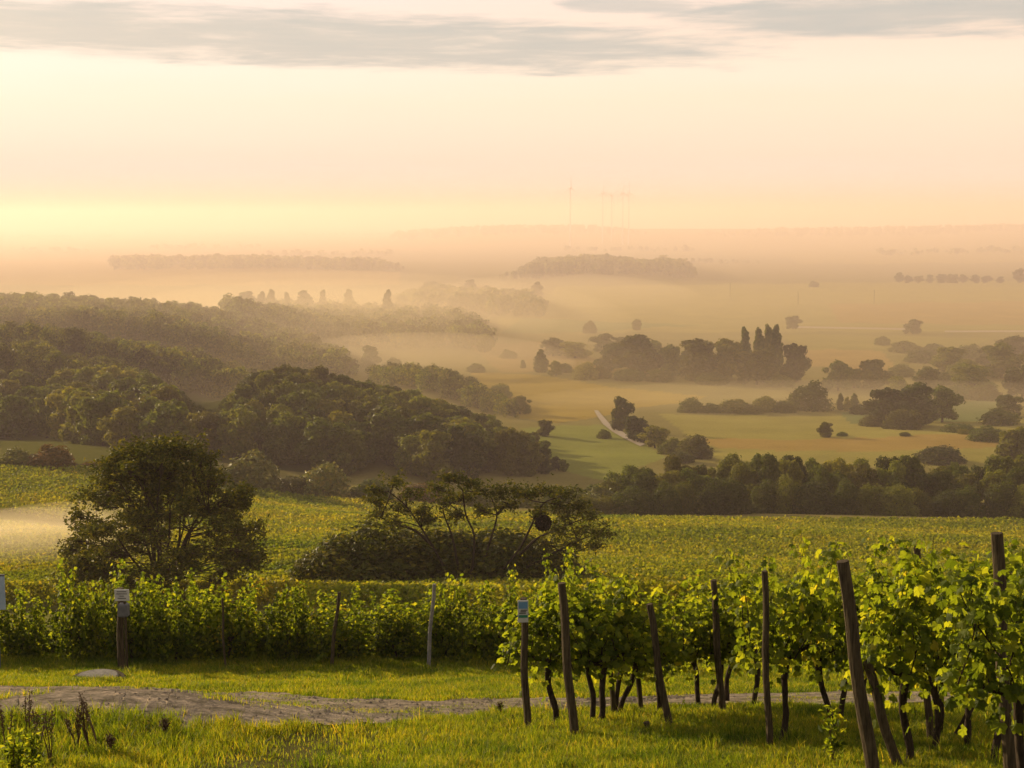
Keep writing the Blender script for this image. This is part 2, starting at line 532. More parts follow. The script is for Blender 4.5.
# ------------------------------------------------------------------ the land
FIELDS = [   # photo-traced outlines on the ground and the crop's own colour
    ([(470, 372), (530, 374), (620, 388), (705, 396), (690, 402), (640, 408), (560, 424), (520, 418)], (0.23, 0.20, 0.04)),
    ([(520, 428), (612, 424), (668, 458), (600, 480), (560, 470)], (0.16, 0.20, 0.05)),
    ([(660, 414), (1030, 420), (1030, 470), (720, 462)], (0.21, 0.22, 0.06)),
    ([(690, 438), (800, 440), (1000, 432), (1000, 447), (860, 452), (720, 449)], (0.235, 0.195, 0.06)),
    ([(500, 300), (1100, 296), (1100, 331), (500, 333)], (0.19, 0.20, 0.06)),
    ([(830, 304), (1100, 300), (1100, 326), (840, 323)], (0.21, 0.175, 0.06)),
    ([(560, 286), (1100, 280), (1100, 296), (540, 300)], (0.20, 0.21, 0.055)),
    ([(520, 318), (700, 325), (560, 333), (500, 333)], (0.13, 0.17, 0.06)),
    ([(780, 334), (1000, 338), (940, 352), (870, 352), (800, 350)], (0.17, 0.18, 0.05)),
    ([(790, 350), (880, 350), (900, 372), (800, 366)], (0.225, 0.185, 0.06)),
    ([(840, 412), (1000, 398), (1000, 420), (850, 424)], (0.12, 0.16, 0.06)),
    ([(470, 345), (560, 340), (620, 372), (500, 372)], (0.20, 0.17, 0.06)),
    ([(0, 424), (60, 424), (140, 446), (190, 470), (60, 478), (0, 476)], (0.075, 0.092, 0.022)),
    ([(0, 260), (110, 262), (400, 272), (400, 285), (0, 285)], (0.22, 0.19, 0.06)),
    ([(0, 240), (420, 238), (420, 250), (0, 248)], (0.25, 0.20, 0.07)),
    ([(780, 252), (1100, 246), (1100, 262), (800, 264)], (0.20, 0.20, 0.06)),
]
VINEYARD = [(-300, 470), (-80, 472), (90, 474), (170, 482), (300, 502), (420, 510), (560, 524), (760, 527), (1120, 529), (1400, 530), (1400, 720), (-300, 720)]


def build_land():
    ys = [np.arange(-50, 8, 1.5), np.arange(8, 45, 0.2)]
    y = 45.0
    far = []
    while y < 25000:
        far.append(y)
        y *= 1.0085
    far.append(25000.0)
    ys = np.concatenate(ys + [np.array(far)])
    t = np.concatenate([np.linspace(-1.2, -0.5, 20)[:-1], np.arange(-0.5, 0.5, 0.002), np.linspace(0.5, 1.2, 20)])
    Y, T_ = np.meshgrid(ys, t, indexing='ij')
    X = T_ * (Y + 62)
    Z = zfun(X, Y)
    nr, nc = X.shape
    V = np.stack([X, Y, Z], -1).reshape(-1, 3)
    i = np.arange(nr - 1)[:, None] * nc
    j = np.arange(nc - 1)[None, :]
    F = np.stack([i + j, i + j + 1, i + nc + j + 1, i + nc + j], -1).reshape(-1, 4)
    me = mesh('land', V, F, M_LAND, True)
    px, py = proj(V[:, 0], V[:, 1], V[:, 2])
    wob = 2.0 * np.sin(px * 0.07) + 1.0 * np.sin(px * 0.19 + 1)
    C = np.empty((len(V), 4), np.float32)
    C[:] = (0.17, 0.145, 0.042, 1)
    C[V[:, 1] < 62, :3] = (0.085, 0.078, 0.026)
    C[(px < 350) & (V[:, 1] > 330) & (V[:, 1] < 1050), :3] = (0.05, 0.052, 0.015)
    far_m = V[:, 1] > 2600
    band = np.sin(np.log(np.clip(V[:, 1], 1, None)) * 9 + px * 0.004) * 0.5 + 0.5
    C[far_m, :3] = np.array([0.17, 0.15, 0.05]) + band[far_m, None] * np.array([0.07, 0.045, 0.01])
    C[(V[:, 1] > 37) & (V[:, 1] < 330) & inpoly(px, py, VINEYARD), :3] = (0.13, 0.13, 0.035)
    for poly, c in FIELDS:
        mk = inpoly(px + wob * 0.6, py + wob * 0.25, poly) & (V[:, 1] > 250)
        C[mk, :3] = np.array(c) * (1.12, 0.93, 0.8)
    a = me.color_attributes.new('land_colour', 'FLOAT_COLOR', 'POINT')
    a.data.foreach_set('color', C.ravel())
    o = obj('terrain', me)
    tag(o, 'rolling hillside and wide misty valley floor with fields', 'terrain', None, 'structure')


build_land()


def strip(name, up, lo, mat, lift, nu=200, nv=14, wob=0.0, label='', cat='path', seed=1, crown=0.0):
    """sheet on the land between two pixel polylines given along the ground"""
    r = np.random.default_rng(seed)
    up, lo = np.array(up, float), np.array(lo, float)
    s = np.linspace(0, 1, nu)
    U = np.stack([np.interp(s, np.linspace(0, 1, len(up)), up[:, k]) for k in (0, 1)], 1)
    L = np.stack([np.interp(s, np.linspace(0, 1, len(lo)), lo[:, k]) for k in (0, 1)], 1)
    A = np.array([hit(*q) for q in U])
    B = np.array([hit(*q) for q in L])
    if wob:
        for P in (A, B):
            q = np.convolve(r.normal(size=nu + 12), np.ones(5) / 5, mode='same')[6:-6] + np.convolve(r.normal(size=nu + 40), np.ones(23) / 8, mode='same')[20:-20]
            P[:, 1] += q * wob
    v = np.linspace(0, 1, nv)
    G = A[:, None, :] * (1 - v)[None, :, None] + B[:, None, :] * v[None, :, None]
    G[:, :, 2] = zfun(G[:, :, 0], G[:, :, 1]) + lift
    i = np.arange(nu - 1)[:, None] * nv
    j = np.arange(nv - 1)[None, :]
    F = np.stack([i + j, i + j + 1, i + nv + j + 1, i + nv + j], -1).reshape(-1, 4)
    Vv = G.reshape(-1, 3)
    me = mesh(name, Vv, F, mat, True)
    me.flip_normals()
    o = obj(name, me)
    tag(o, label, cat, None, 'structure')
    return A, B


PATH_UP = [(-420, 687), (0, 687), (130, 688), (200, 692), (265, 694), (350, 699), (430, 701), (520, 699), (640, 697), (720, 695), (1600, 684)]
PATH_LO = [(-420, 716), (0, 716), (110, 713), (165, 718), (230, 729), (300, 727), (370, 724), (450, 718), (520, 711), (640, 707), (1600, 696)]
PA, PB = strip('dirt_path', PATH_UP, PATH_LO, M_PATH, 0.02, 420, 16, 0.16, 'stony brown farm track crossing the slope', 'path')
strip('field_road', [(594, 411), (598, 418), (603, 425), (612, 432), (622, 438), (640, 447)], [(598, 411), (604, 418), (610, 425), (620, 431), (630, 437), (645, 445)], M_ROAD, 0.3, 60, 4, 0, 'pale farm road bending past the valley bushes', 'road')
strip('field_road', [(790, 326.5), (905, 328.5)], [(790, 328.2), (905, 330.2)], M_ROAD, 0.3, 60, 3, 0, 'pale straight road below the lone trees in the valley', 'road')
strip('field_road', [(945, 331), (1100, 330.5)], [(945, 332.6), (1100, 332.4)], M_ROAD, 0.3, 60, 3, 0, 'pale road at the far right edge of the valley', 'road')
strip('field_road', [(-100, 519), (0, 521), (60, 527), (110, 536)], [(-100, 522), (0, 525), (60, 531.5), (110, 541)], M_ROAD, 0.12, 80, 5, 0, 'pale lane through the mist below the vineyard slope', 'road')


# ------------------------------------------------------------------ haze and mist
def volume_mat(name, color, density, aniso):
    m, T = material(name)
    v = T.n('ShaderNodeVolumePrincipled', inp={'Color': (*color, 1), 'Density': density, 'Anisotropy': aniso})
    o = T.n('ShaderNodeOutputMaterial')
    T.link(v.outputs[0], o.inputs['Volume'])
    return m


def haze_box(name, x0, x1, y0, y1, z0, z1, mat, label):
    b = MB().box(((x0 + x1) / 2, (y0 + y1) / 2, (z0 + z1) / 2), (x1 - x0, y1 - y0, z1 - z0))
    return tag(b.build(name, mat), label, 'haze', None, 'stuff')


M_HAZE = volume_mat('haze_air', (0.96, 0.79, 0.755), HAZE_DENSITY, 0.0)
M_MIST = volume_mat('mist_air', (0.99, 0.82, 0.47), MIST_DENSITY, 0.42)
M_FAR_MIST = volume_mat('far_mist_air', (0.995, 0.85, 0.735), 0.00028, 0.40)
haze_box('haze', -31500, 31500, -52, 25200, -110, 112, M_HAZE, 'golden morning haze filling the whole valley')
haze_box('valley_mist', -1500, 1500, 470, 1350, -105, -62, M_MIST, 'low golden mist lying over the valley floor')
haze_box('valley_mist', -29000, 29000, 720, 25050, -104, 25, M_FAR_MIST, 'paler mist over the far plain')


def mist_bank(px, d, rx, ry, rz, dz, dens, label):
    x, y, z = at(px, d)
    k = 32
    th = np.linspace(0, np.pi, 17)
    prof = np.stack([np.sin(th) * 1.0 + 1e-4, -np.cos(th)], 1)
    b = MB().lathe(prof, k)
    m = volume_mat('mist_bank_air', (0.97, 0.83, 0.58), dens, 0.3)
    o = b.build('mist_bank', m, None, True, loc=(x, y, z + dz), scale=(rx, ry, rz))
    tag(o, label, 'mist', None, 'stuff')


mist_bank(-20, 124, 18, 22, 4.4, -1.0, 0.013, 'glowing patch of ground mist over the lane on the left')
mist_bank(25, 138, 14, 24, 3.4, -0.8, 0.011, 'thin tongue of ground mist reaching towards the large left tree')
mist_bank(-60, 112, 20, 18, 4.6, -1.0, 0.013, 'ground mist drifting in at the left edge')
mist_bank(420, 800, 90, 90, 16, 2, 0.0022, 'bright mist in the gap behind the nearest wooded hill')
mist_bank(300, 1050, 250, 330, 34, 6, 0.0005, 'broad golden mist drowning the poplar wood')
mist_bank(330, 1090, 180, 240, 30, 5, 0.0006, 'thicker golden mist round the poplar wood')
mist_bank(370, 1060, 110, 160, 26, 4, 0.0006, 'thickest core of the mist at the poplar wood')
mist_bank(130, 740, 190, 110, 30, 4, 0.0006, 'mist between the wooded ridges on the left')
mist_bank(560, 1500, 150, 240, 22, 0, 0.0006, 'mist pool among the distant wooded rises')
mist_bank(860, 600, 150, 45, 9, 1, 0.0022, 'thin mist along the valley bottom trees')


# ------------------------------------------------------------------ foliage builders
def cards(P, N, size, r, aspect=0.7, jit=0.35):
    """small leaf clumps as bent diamond quads: centres P, rough normals N"""
    n = len(P)
    N = N + r.normal(size=(n, 3)) * jit
    N /= np.linalg.norm(N, axis=1)[:, None] + 1e-9
    U = np.cross(N, r.normal(size=(n, 3)))
    U /= np.linalg.norm(U, axis=1)[:, None] + 1e-9
    W = np.cross(N, U)
    s = (np.asarray(size) * r.uniform(0.6, 1.35, n))[:, None]
    a = s * aspect
    f = N * s * 0.22
    q = r.uniform(0.7, 1.3, (4, n, 1))
    V = np.stack([P - U * s * q[0] - f, P - W * a * q[1] + f * 0.5, P + U * s * q[2] - f, P + W * a * q[3] + f * 0.5], 1)
    F = np.arange(4 * n).reshape(n, 4)
    return V.reshape(-1, 3), F


def blob_points(blobs, n, r, inner=0.25):
    B = np.asarray(blobs, float)
    wgt = (B[:, 3] * B[:, 4] + B[:, 4] * B[:, 5] + B[:, 3] * B[:, 5])
    k = r.choice(len(B), n * 2, p=wgt / wgt.sum())
    D = r.normal(size=(n * 2, 3))
    D /= np.linalg.norm(D, axis=1)[:, None]
    rad = np.where(r.random(n * 2) < inner, r.uniform(0.4, 0.9, n * 2), r.uniform(0.84, 1.06, n * 2) + np.where(r.random(n * 2) < 0.2, r.uniform(0, 0.35, n * 2), 0))
    P = B[k, :3] + D * B[k, 3:6] * rad[:, None]
    keep = np.ones(len(P), bool)
    for q in range(len(B)):
        dd = (((P - B[q, :3]) / B[q, 3:6]) ** 2).sum(1)
        keep &= ~((dd < 0.45) & (k != q))
    P, D = P[keep][:n], D[keep][:n]
    Nn = D / B[k, 3:6][keep][:n]
    Nn /= np.linalg.norm(Nn, axis=1)[:, None]
    return P, Nn


def crown_blobs(r, kind):
    """lobes of a crown for a tree of height 1, width about 0.75 (unit tree)"""
    L = []
    if kind == 'round':
        for _ in range(24):
            a, h = r.uniform(0, 6.28), r.uniform(0.12, 0.88)
            q = 0.31 * math.sqrt(max(0.12, 1 - ((h - 0.46) / 0.48) ** 2)) * r.uniform(0.4, 1.2)
            s = r.uniform(0.075, 0.17)
            L.append((q * math.cos(a), q * math.sin(a), max(h, s * 0.9), s, s, s * r.uniform(0.75, 1.0)))
        L.append((0, 0, 0.48, 0.22, 0.22, 0.34))
    elif kind == 'poplar':
        for i in range(16):
            h = 0.12 + 0.80 * i / 15
            q = 0.10 * (1 - abs(h - 0.45)) * r.uniform(0.2, 0.8)
            a = r.uniform(0, 6.28)
            s = 0.105 * (1 - 0.6 * max(0, h - 0.45) / 0.5) * r.uniform(0.8, 1.15)
            L.append((q * math.cos(a), q * math.sin(a), h, s, s, s * 1.5))
    elif kind == 'bush':
        for _ in range(18):
            a, q = r.uniform(0, 6.28), 0.36 * math.sqrt(r.random())
            h = 0.30 + 0.48 * (1 - (q / 0.4) ** 2) * r.uniform(0.5, 1)
            s = r.uniform(0.09, 0.22)
            L.append((q * math.cos(a), q * math.sin(a), h * r.uniform(0.8, 1.1), s, s, s * 1.05))
        for i in range(9):
            a = i / 9 * 6.28 + r.uniform(-.3, .3)
            s = r.uniform(0.14, 0.2)
            L.append((0.34 * math.cos(a), 0.34 * math.sin(a), 0.16, s, s, s * 1.3))
        L.append((0, 0, 0.40, 0.34, 0.34, 0.42))
    elif kind == 'cone':
        for i in range(12):
            h = 0.12 + 0.78 * i / 11
            s = 0.06 + 0.19 * (1 - h) * r.uniform(0.8, 1.15)
            a = r.uniform(0, 6.28)
            L.append((0.05 * math.cos(a), 0.05 * math.sin(a), h, s, s, s))
    return L


def trunk_mesh(name, r, kind):
    b = MB()
    if kind == 'bush':
        for _ in range(4):
            a = r.uniform(0, 6.28)
            e = np.array([math.cos(a) * 0.2, math.sin(a) * 0.2, 0.45])
            b.tube([(0, 0, -0.05), e * [0.3, 0.3, 0.5], e], [0.03, 0.022, 0.008], 6)
    else:
        b.tube([(0, 0, -0.04), (0.004, 0, 0.1), (0.01, 0.005, 0.3), (0, 0.012, 0.6), (0, 0, 0.85)], [0.034, 0.026, 0.021, 0.013, 0.004], 7)
        for _ in range(6 if kind == 'round' else 2):
            a, h = r.uniform(0, 6.28), r.uniform(0.2, 0.5)
            q = r.uniform(0.15, 0.26) if kind == 'round' else 0.06
            b.tube([(0, 0, h), (q * 0.5 * math.cos(a), q * 0.5 * math.sin(a), h + 0.1), (q * math.cos(a), q * math.sin(a), h + 0.24)], [0.014, 0.010, 0.003], 5)
    return b.mesh(name, M_BARK, True)


def crown_mesh(name, seed, kind, n, size, mat):
    r = np.random.default_rng(seed)
    P, Nn = blob_points(crown_blobs(r, kind), n, r)
    V, F = cards(P, Nn, size, r)
    return mesh(name, V, F, mat)


LIB = {}


def lib(kind, fine, mat, i):
    key = (kind, fine, mat.name, i)
    if key not in LIB:
        r = np.random.default_rng(100 + i)
        n, s = {0: (1500, 0.045), 1: (2600, 0.040), 2: (7000, 0.024)}[fine]
        LIB[key] = (crown_mesh('crown', 200 + 13 * i + fine, kind, n, s, mat), trunk_mesh('trunk', r, kind))
    return LIB[key]


def tree(name, label, cat, loc, w_, h_, kind='round', fine=1, mat=None, group=None, variant=0, parts=True):
    """a tree or shrub as its own thing > crown, trunk"""
    cm, tm = lib(kind, fine, mat or M_TREE, variant)
    uw = {'round': 0.78, 'poplar': 0.26, 'bush': 1.0, 'cone': 0.42}[kind]
    o = thing(name, label, cat, (loc[0], loc[1], loc[2] - 0.03 * h_), rng.uniform(0, 6.28), (w_ / uw, w_ / uw, h_), group)
    obj('crown', cm, o)
    obj('trunk', tm, o)
    return o


def forest_spots(px0, px1, dn, df, spacing, crest, hmin, hmax, seed, allow_h=3.5):
    """jittered ground spots in a pixel-column range, heights kept under the photographed crest"""
    r = np.random.default_rng(seed)
    dn, df, crest = np.array(dn, float), np.array(df, float), np.array(crest, float)
    y0, y1 = dn[:, 1].min(), df[:, 1].max()
    out = []
    y = y0
    while y < y1:
        xa, xb = (px0 - 512) / FPX * y * 1.03, (px1 - 512) / FPX * y * 1.03
        if xa > xb:
            xa, xb = xb, xa
        for x in np.arange(xa - spacing, xb + spacing, spacing):
            X, Y = x + r.uniform(-.45, .45) * spacing, y + r.uniform(-.45, .45) * spacing
            Z = float(zfun(X, Y))
            px, py = proj(X, Y, Z)
            if px0 <= px <= px1 and np.interp(px, dn[:, 0], dn[:, 1]) <= Y <= np.interp(px, df[:, 0], df[:, 1]):
                h = r.uniform(hmin, hmax)
                wv = (1.6 * np.sin(px * 0.31 + seed) + 1.3 * np.sin(px * 0.83 + 2 * seed) + 1.0 * np.sin(px * 0.117 + seed)) * min(1.0, 900 / Y)
                top = zpix(np.interp(px, crest[:, 0], crest[:, 1]) + wv, Y) - Z
                h = min(h, top * r.uniform(0.74, 1.06))
                if h > allow_h:
                    out.append((X, Y, Z, h))
        y += spacing * 0.9
    return out


def wood_mass(name, spots, label, n_each=420, size=1.0, mat=None, seed=5, wid=0.8):
    """a far wood that reads as one mass, all its crowns in one object"""
    r = np.random.default_rng(seed)
    libs = []
    for i in range(6):
        P, Nn = blob_points(crown_blobs(r, 'round'), n_each, r, 0.15)
        libs.append((P, Nn))
    PP, NN, SS, TT = [], [], [], []
    for (x, y, z, h) in spots:
        P, Nn = libs[r.integers(6)]
        a = r.uniform(0, 6.28)
        ca, sa = math.cos(a), math.sin(a)
        wd = h * wid * r.uniform(0.85, 1.25)
        Q = np.stack([(P[:, 0] * ca - P[:, 1] * sa) * wd / 0.8, (P[:, 0] * sa + P[:, 1] * ca) * wd / 0.8, P[:, 2] * h], 1)
        M = np.stack([Nn[:, 0] * ca - Nn[:, 1] * sa, Nn[:, 0] * sa + Nn[:, 1] * ca, Nn[:, 2]], 1)
        PP.append(Q + np.array([x, y, z]))
        NN.append(M)
        SS.append(np.full(len(P), h * 0.06 * size))
        tv = r.uniform(0.5, 1.5)
        TT.append(np.tile([tv * r.uniform(0.95, 1.15), tv, tv, 1.0], (len(P), 1)))
    V, F = cards(np.vstack(PP), np.vstack(NN), np.concatenate(SS), r)
    me = mesh(name, V, F, mat or M_WOOD)
    ca_ = me.color_attributes.new('tree_tint', 'FLOAT_COLOR', 'POINT')
    ca_.data.foreach_set('color', np.repeat(np.vstack(TT), 4, 0).astype(np.float32).ravel())
    o = obj(name, me)
    return tag(o, label, 'woodland', None, 'stuff')


M_WOOD = leafmat('woodland_foliage', [(0.0, (0.0314, 0.0454, 0.0076)), (0.5, (0.0694, 0.0907, 0.0123)), (1.0, (0.14, 0.149, 0.019))], 0.4, (1.8, 1.6, 0.5), 0.0, 0.03, None, True)

# ------------------------------------------------------------------ wooded hills
spots = forest_spots(222, 578, [(222, 345), (300, 332), (420, 330), (520, 338), (580, 350)], [(222, 520), (330, 540), (430, 500), (500, 450), (580, 400)], 9.0,
                     [(222, 402), (250, 374), (290, 361), (350, 374), (420, 391), (480, 409), (540, 438), (577, 470)], 9.0, 15.5, 11)
spots.sort(key=lambda s: s[1])
near_hill = spots
for i, (x, y, z, h) in enumerate(near_hill):
    tree('broadleaf_tree', 'leafy tree packed among others on the dark wooded hill left of centre', 'tree', (x, y, z), h * rng.uniform(0.68, 0.95), h, 'round', 1, M_TREE, 'trees of the dark wooded hill left of centre', i % 6)
N_HILL = len(near_hill)

spots = forest_spots(-40, 232, [(-40, 400), (55, 400), (85, 350), (130, 318), (200, 318), (206, 372), (232, 372)], [(-40, 640), (100, 640), (180, 560), (232, 480)], 9.6,
                     [(-40, 338), (0, 340), (30, 337), (60, 350), (120, 359), (170, 384), (205, 408), (232, 420)], 9.5, 16.5, 12)
spots.sort(key=lambda s: s[1])
for i, (x, y, z, h) in enumerate(spots[:120]):
    tree('broadleaf_tree', 'leafy tree packed among others on the wooded hill at the left edge', 'tree', (x, y, z), h * rng.uniform(0.68, 0.95), h, 'round', 1, M_TREE, 'trees of the wooded hill at the left edge', i % 6)
if len(spots) > 120:
    wood_mass('woodland', spots[120:], 'upper part of the wooded hill at the left edge', 700, 0.8)
print('TREES', N_HILL, len(spots))

s2 = forest_spots(-40, 330, [(-40, 640), (330, 540)], [(-40, 800), (330, 760)], 9.0, [(-40, 318), (0, 320), (60, 326), (120, 337), (200, 350), (250, 368), (330, 400)], 11, 16, 13)
wood_mass('woodland', s2, 'second wooded ridge behind the dark hills', 420, 1.0, seed=6)
s3 = forest_spots(-40, 362, [(-40, 760), (300, 690), (362, 740)], [(-40, 1060), (250, 1000), (362, 820)], 9.5, [(-40, 290), (0, 292), (60, 294), (140, 299), (200, 304), (280, 322), (340, 346), (362, 372)], 11, 17, 14)
wood_mass('woodland', s3, 'long wooded ridge running down from the left', 380, 1.0, seed=7)
s4 = forest_spots(372, 515, [(372, 640), (515, 520)], [(372, 740), (440, 700), (515, 580)], 7.5, [(372, 362), (400, 363), (440, 366), (480, 380), (515, 402)], 7, 11, 15)
wood_mass('woodland', s4, 'pale wooded spur beyond the dark hill', 420, 1.0, seed=8)
s5 = forest_spots(228, 492, [(228, 900), (492, 900)], [(228, 1280), (440, 1280), (492, 960)], 11, [(228, 292), (300, 300), (400, 304), (460, 306), (480, 314), (492, 335)], 13, 18, 16)
wood_mass('woodland', s5, 'misty wood in the valley below a line of poplars', 320, 1.1, seed=9)
s6 = forest_spots(395, 545, [(395, 1250), (545, 1180)], [(395, 1650), (530, 1600), (545, 1300)], 14, [(395, 292), (430, 284), (500, 288), (530, 289), (545, 300)], 13, 19, 17)
wood_mass('woodland', s6, 'fainter misty wood behind the poplar line', 240, 1.3, seed=10)
s7 = forest_spots(495, 698, [(495, 1850), (698, 1850)], [(495, 2150), (600, 2300), (698, 2050)], 19, [(495, 276), (520, 268), (540, 256), (610, 254), (650, 260), (665, 254), (685, 258), (698, 272)], 15, 24, 18)
wood_mass('woodland', s7, 'round wooded hill fading in the haze', 200, 1.5, seed=11)
s8 = forest_spots(112, 405, [(112, 2150), (405, 2150)], [(112, 2500), (405, 2400)], 22, [(112, 254), (250, 254), (380, 257), (405, 266)], 13, 20, 19)
wood_mass('woodland', s8, 'faint far belt of trees left of centre', 150, 1.7, seed=12)
s8 = forest_spots(690, 1100, [(690, 2500), (1100, 2500)], [(690, 2650), (1100, 2650)], 26, [(690, 258), (730, 258), (800, 266), (860, 269), (1100, 270)], 8, 18, 29)
s8 = [q for q in s8 if not (800 < proj(q[0], q[1], q[2])[0] < 830) and proj(q[0], q[1], q[2])[0] < 890]
wood_mass('woodland', s8, 'faint line of trees right of the hazy hill', 120, 1.9, seed=13)
s9 = forest_spots(390, 1120, [(390, 4300), (1120, 4300)], [(390, 5100), (1120, 5100)], 48, [(390, 228), (420, 225), (590, 224), (650, 231), (700, 233), (760, 228), (1120, 222)], 14, 22, 20)
wood_mass('woodland', s9, 'flat topped forest plateau almost lost in haze', 70, 3.0, seed=14)
r_ = np.random.default_rng(31)
s10 = []
for (a, b, d) in ((20, 90, 3300), (150, 260, 3600), (270, 390, 3000), (0, 140, 5200), (200, 390, 5600), (700, 960, 4200), (560, 700, 3300), (880, 1060, 3000)):
    for px in np.arange(a, b, 3.5):
        if r_.random() < 0.8:
            x, y, z = at(px, d + r_.uniform(-60, 60))
            s10.append((x, y, z, r_.uniform(6, 15)))
wood_mass('woodland', s10, 'scattered hedgerows far across the hazy plain', 70, 2.6, seed=15, wid=1.1)

# dark belt of trees at the lower edge of the vineyard on the right
top = np.array([(555, 492), (580, 478), (605, 480), (630, 462), (660, 456), (690, 453), (712, 458), (735, 452), (765, 443), (800, 452), (830, 454), (860, 458), (890, 450), (915, 462), (940, 458), (975, 462), (1000, 452), (1080, 455)], float)
rb = np.random.default_rng(41)
k = 0
for row, (d, sc, step) in enumerate(((237, 0.66, 26), (250, 0.88, 25), (262, 1.05, 24))):
    for px in np.arange(556 + row * 9, 1085, step):
        p = px + rb.uniform(-6, 6)
        x, y, z = at(p, d + rb.uniform(-3, 3))
        h = (zpix(np.interp(p, top[:, 0], top[:, 1]), y) - z) * sc * rb.uniform(0.84, 1.05)
        if h < 2:
            continue
        tree('belt_tree', 'dark bushy tree in the dense belt along the lower vineyard edge', 'tree', (x, y, z), rb.uniform(5.5, 7.8), h, 'bush' if row == 0 else 'round', 2, M_TREE, 'trees of the dark belt below the vineyard', k % 5)
        k += 1

# ------------------------------------------------------------------ trees one by one in the valley: kind, px, base row, width, height in pixels, label
VALLEY = [
    ('round', 825, 437, 19, 17, 'small round tree alone on the pale meadow beyond the belt'),
    ('bush', 842, 436, 12, 5, 'tiny low bush just beside the lone meadow tree'),
    ('bush', 905, 436, 12, 5, 'low bush on the orange strip of the meadow'),
    ('bush', 964, 434, 13, 6, 'flat bush at the far end of the orange meadow strip'),
    ('round', 793, 329, 15, 15, 'round tree standing alone above the tall poplars'),
    ('round', 913, 334, 20, 16, 'broad dark tree standing alone at the pale road'),
    ('round', 637, 330, 12, 12, 'small tree alone at the top of the misty field'),
    ('bush', 590, 333, 16, 14, 'pointed bushy tree left of the small lone tree'),
    ('bush', 814, 287, 11, 7, 'solitary far bush on the upper fields'),
    ('round', 640, 374, 50, 44, 'large broad tree in the misty group at the valley centre'),
    ('round', 612, 370, 38, 30, 'medium tree joined to the left of the large broad tree'),
    ('round', 672, 376, 26, 34, 'upright tree just right of the large broad tree'),
    ('bush', 585, 379, 28, 20, 'dark round bush in front of the misty tree group'),
    ('cone', 541, 372, 13, 24, 'narrow pointed tree left of the dark round bush'),
    ('round', 556, 376, 15, 16, 'small tree beside the narrow pointed tree'),
    ('bush', 523, 368, 6, 10, 'little isolated bush near the edge of the mist'),
    ('round', 575, 358, 34, 18, 'hazy tree in the hedge behind the narrow pointed tree'),
    ('round', 553, 356, 26, 20, 'hazy tree at the left end of the valley hedge'),
    ('round', 700, 381, 48, 46, 'wide tree at the left of the poplar clump'),
    ('round', 727, 381, 40, 46, 'dense tree just left of the poplars'),
    ('poplar', 744, 379, 12, 54, 'slim poplar standing apart at the left of the clump'),
    ('poplar', 758, 379, 11, 54, 'second poplar of the clump, slightly shorter than its neighbours'),
    ('poplar', 767, 379, 11, 57, 'tallest poplar of the clump'),
    ('poplar', 775, 379, 12, 58, 'thick poplar at the right of the clump'),
    ('round', 796, 382, 34, 42, 'sloping crowned tree right of the poplars'),
    ('round', 757, 385, 42, 38, 'broad tree at the foot of the poplars'),
    ('round', 838, 391, 30, 32, 'hazy tree behind the dark round valley tree'),
    ('round', 872, 388, 36, 32, 'broad hazy tree between the dark tree and the big clump'),
    ('round', 854, 388, 20, 22, 'small hazy tree filling the gap beside the broad one'),
    ('bush', 810, 410, 46, 33, 'dark dome shaped tree at the end of the valley hedge'),
    ('bush', 690, 412, 28, 17, 'rounded bush at the left start of the valley hedge'),
    ('bush', 735, 412, 40, 15, 'low wide bush along the valley hedge'),
    ('bush', 766, 411, 30, 18, 'bush next to the dark dome shaped tree'),
    ('poplar', 840, 410, 6, 18, 'first of three little poplars right of the dark dome tree'),
    ('poplar', 847, 411, 6, 15, 'shortest of three little poplars right of the dark dome tree'),
    ('poplar', 854, 410, 7, 18, 'last of three little poplars right of the dark dome tree'),
    ('round', 882, 426, 42, 42, 'left tree of the big dark clump on the right meadow'),
    ('round', 914, 426, 46, 48, 'tallest tree of the big dark clump on the right meadow'),
    ('round', 942, 422, 36, 38, 'right tree of the big dark clump on the right meadow'),
    ('bush', 902, 429, 40, 24, 'bush in front of the big dark clump'),
    ('round', 972, 396, 44, 36, 'broad hazy tree right of the big dark clump'),
    ('round', 1002, 378, 42, 38, 'hazy tree at the far right of the valley'),
    ('round', 948, 374, 40, 30, 'tree behind the pale strip of the right valley'),
    ('round', 1022, 398, 34, 36, 'tree cut by the right edge of the valley view'),
    ('round', 1014, 360, 34, 26, 'faint tree above the hazy tree at the far right'),
    ('bush', 922, 362, 36, 14, 'low scrub below the lone road tree'),
    ('bush', 882, 345, 16, 11, 'small bush at the start of the sloping hedge'),
    ('bush', 905, 352, 34, 13, 'long bush in the sloping hedge'),
    ('bush', 935, 354, 34, 12, 'bush at the lower end of the sloping hedge'),
    ('bush', 970, 358, 34, 16, 'scrub between the sloping hedge and the right trees'),
    ('round', 622, 431, 24, 37, 'leading tree of the row beside the bending road'),
    ('round', 640, 442, 28, 30, 'second tree down the row beside the bending road'),
    ('round', 655, 448, 28, 24, 'middle tree of the row beside the bending road'),
    ('bush', 672, 454, 30, 18, 'bush filling the row below the bending road'),
    ('bush', 694, 458, 40, 28, 'large bush ending the row below the bending road'),
    ('round', 1016, 470, 40, 48, 'leafy tree rising behind the belt at the right edge'),
    ('bush', 986, 440, 40, 16, 'low bush left of the leafy right edge tree'),
    ('bush', 940, 462, 52, 18, 'rounded scrub just behind the dark belt'),
    ('round', 372, 366, 20, 23, 'lone tree in the mist below the long ridge'),
    ('bush', 393, 370, 22, 14, 'bush beside the lone tree in the mist'),
    ('round', 546, 436, 20, 18, 'pale tree right of the wooded spur'),
    ('round', 1019, 283, 13, 16, 'largest tree of the far row, at its right end'),
]
rv = np.random.default_rng(51)
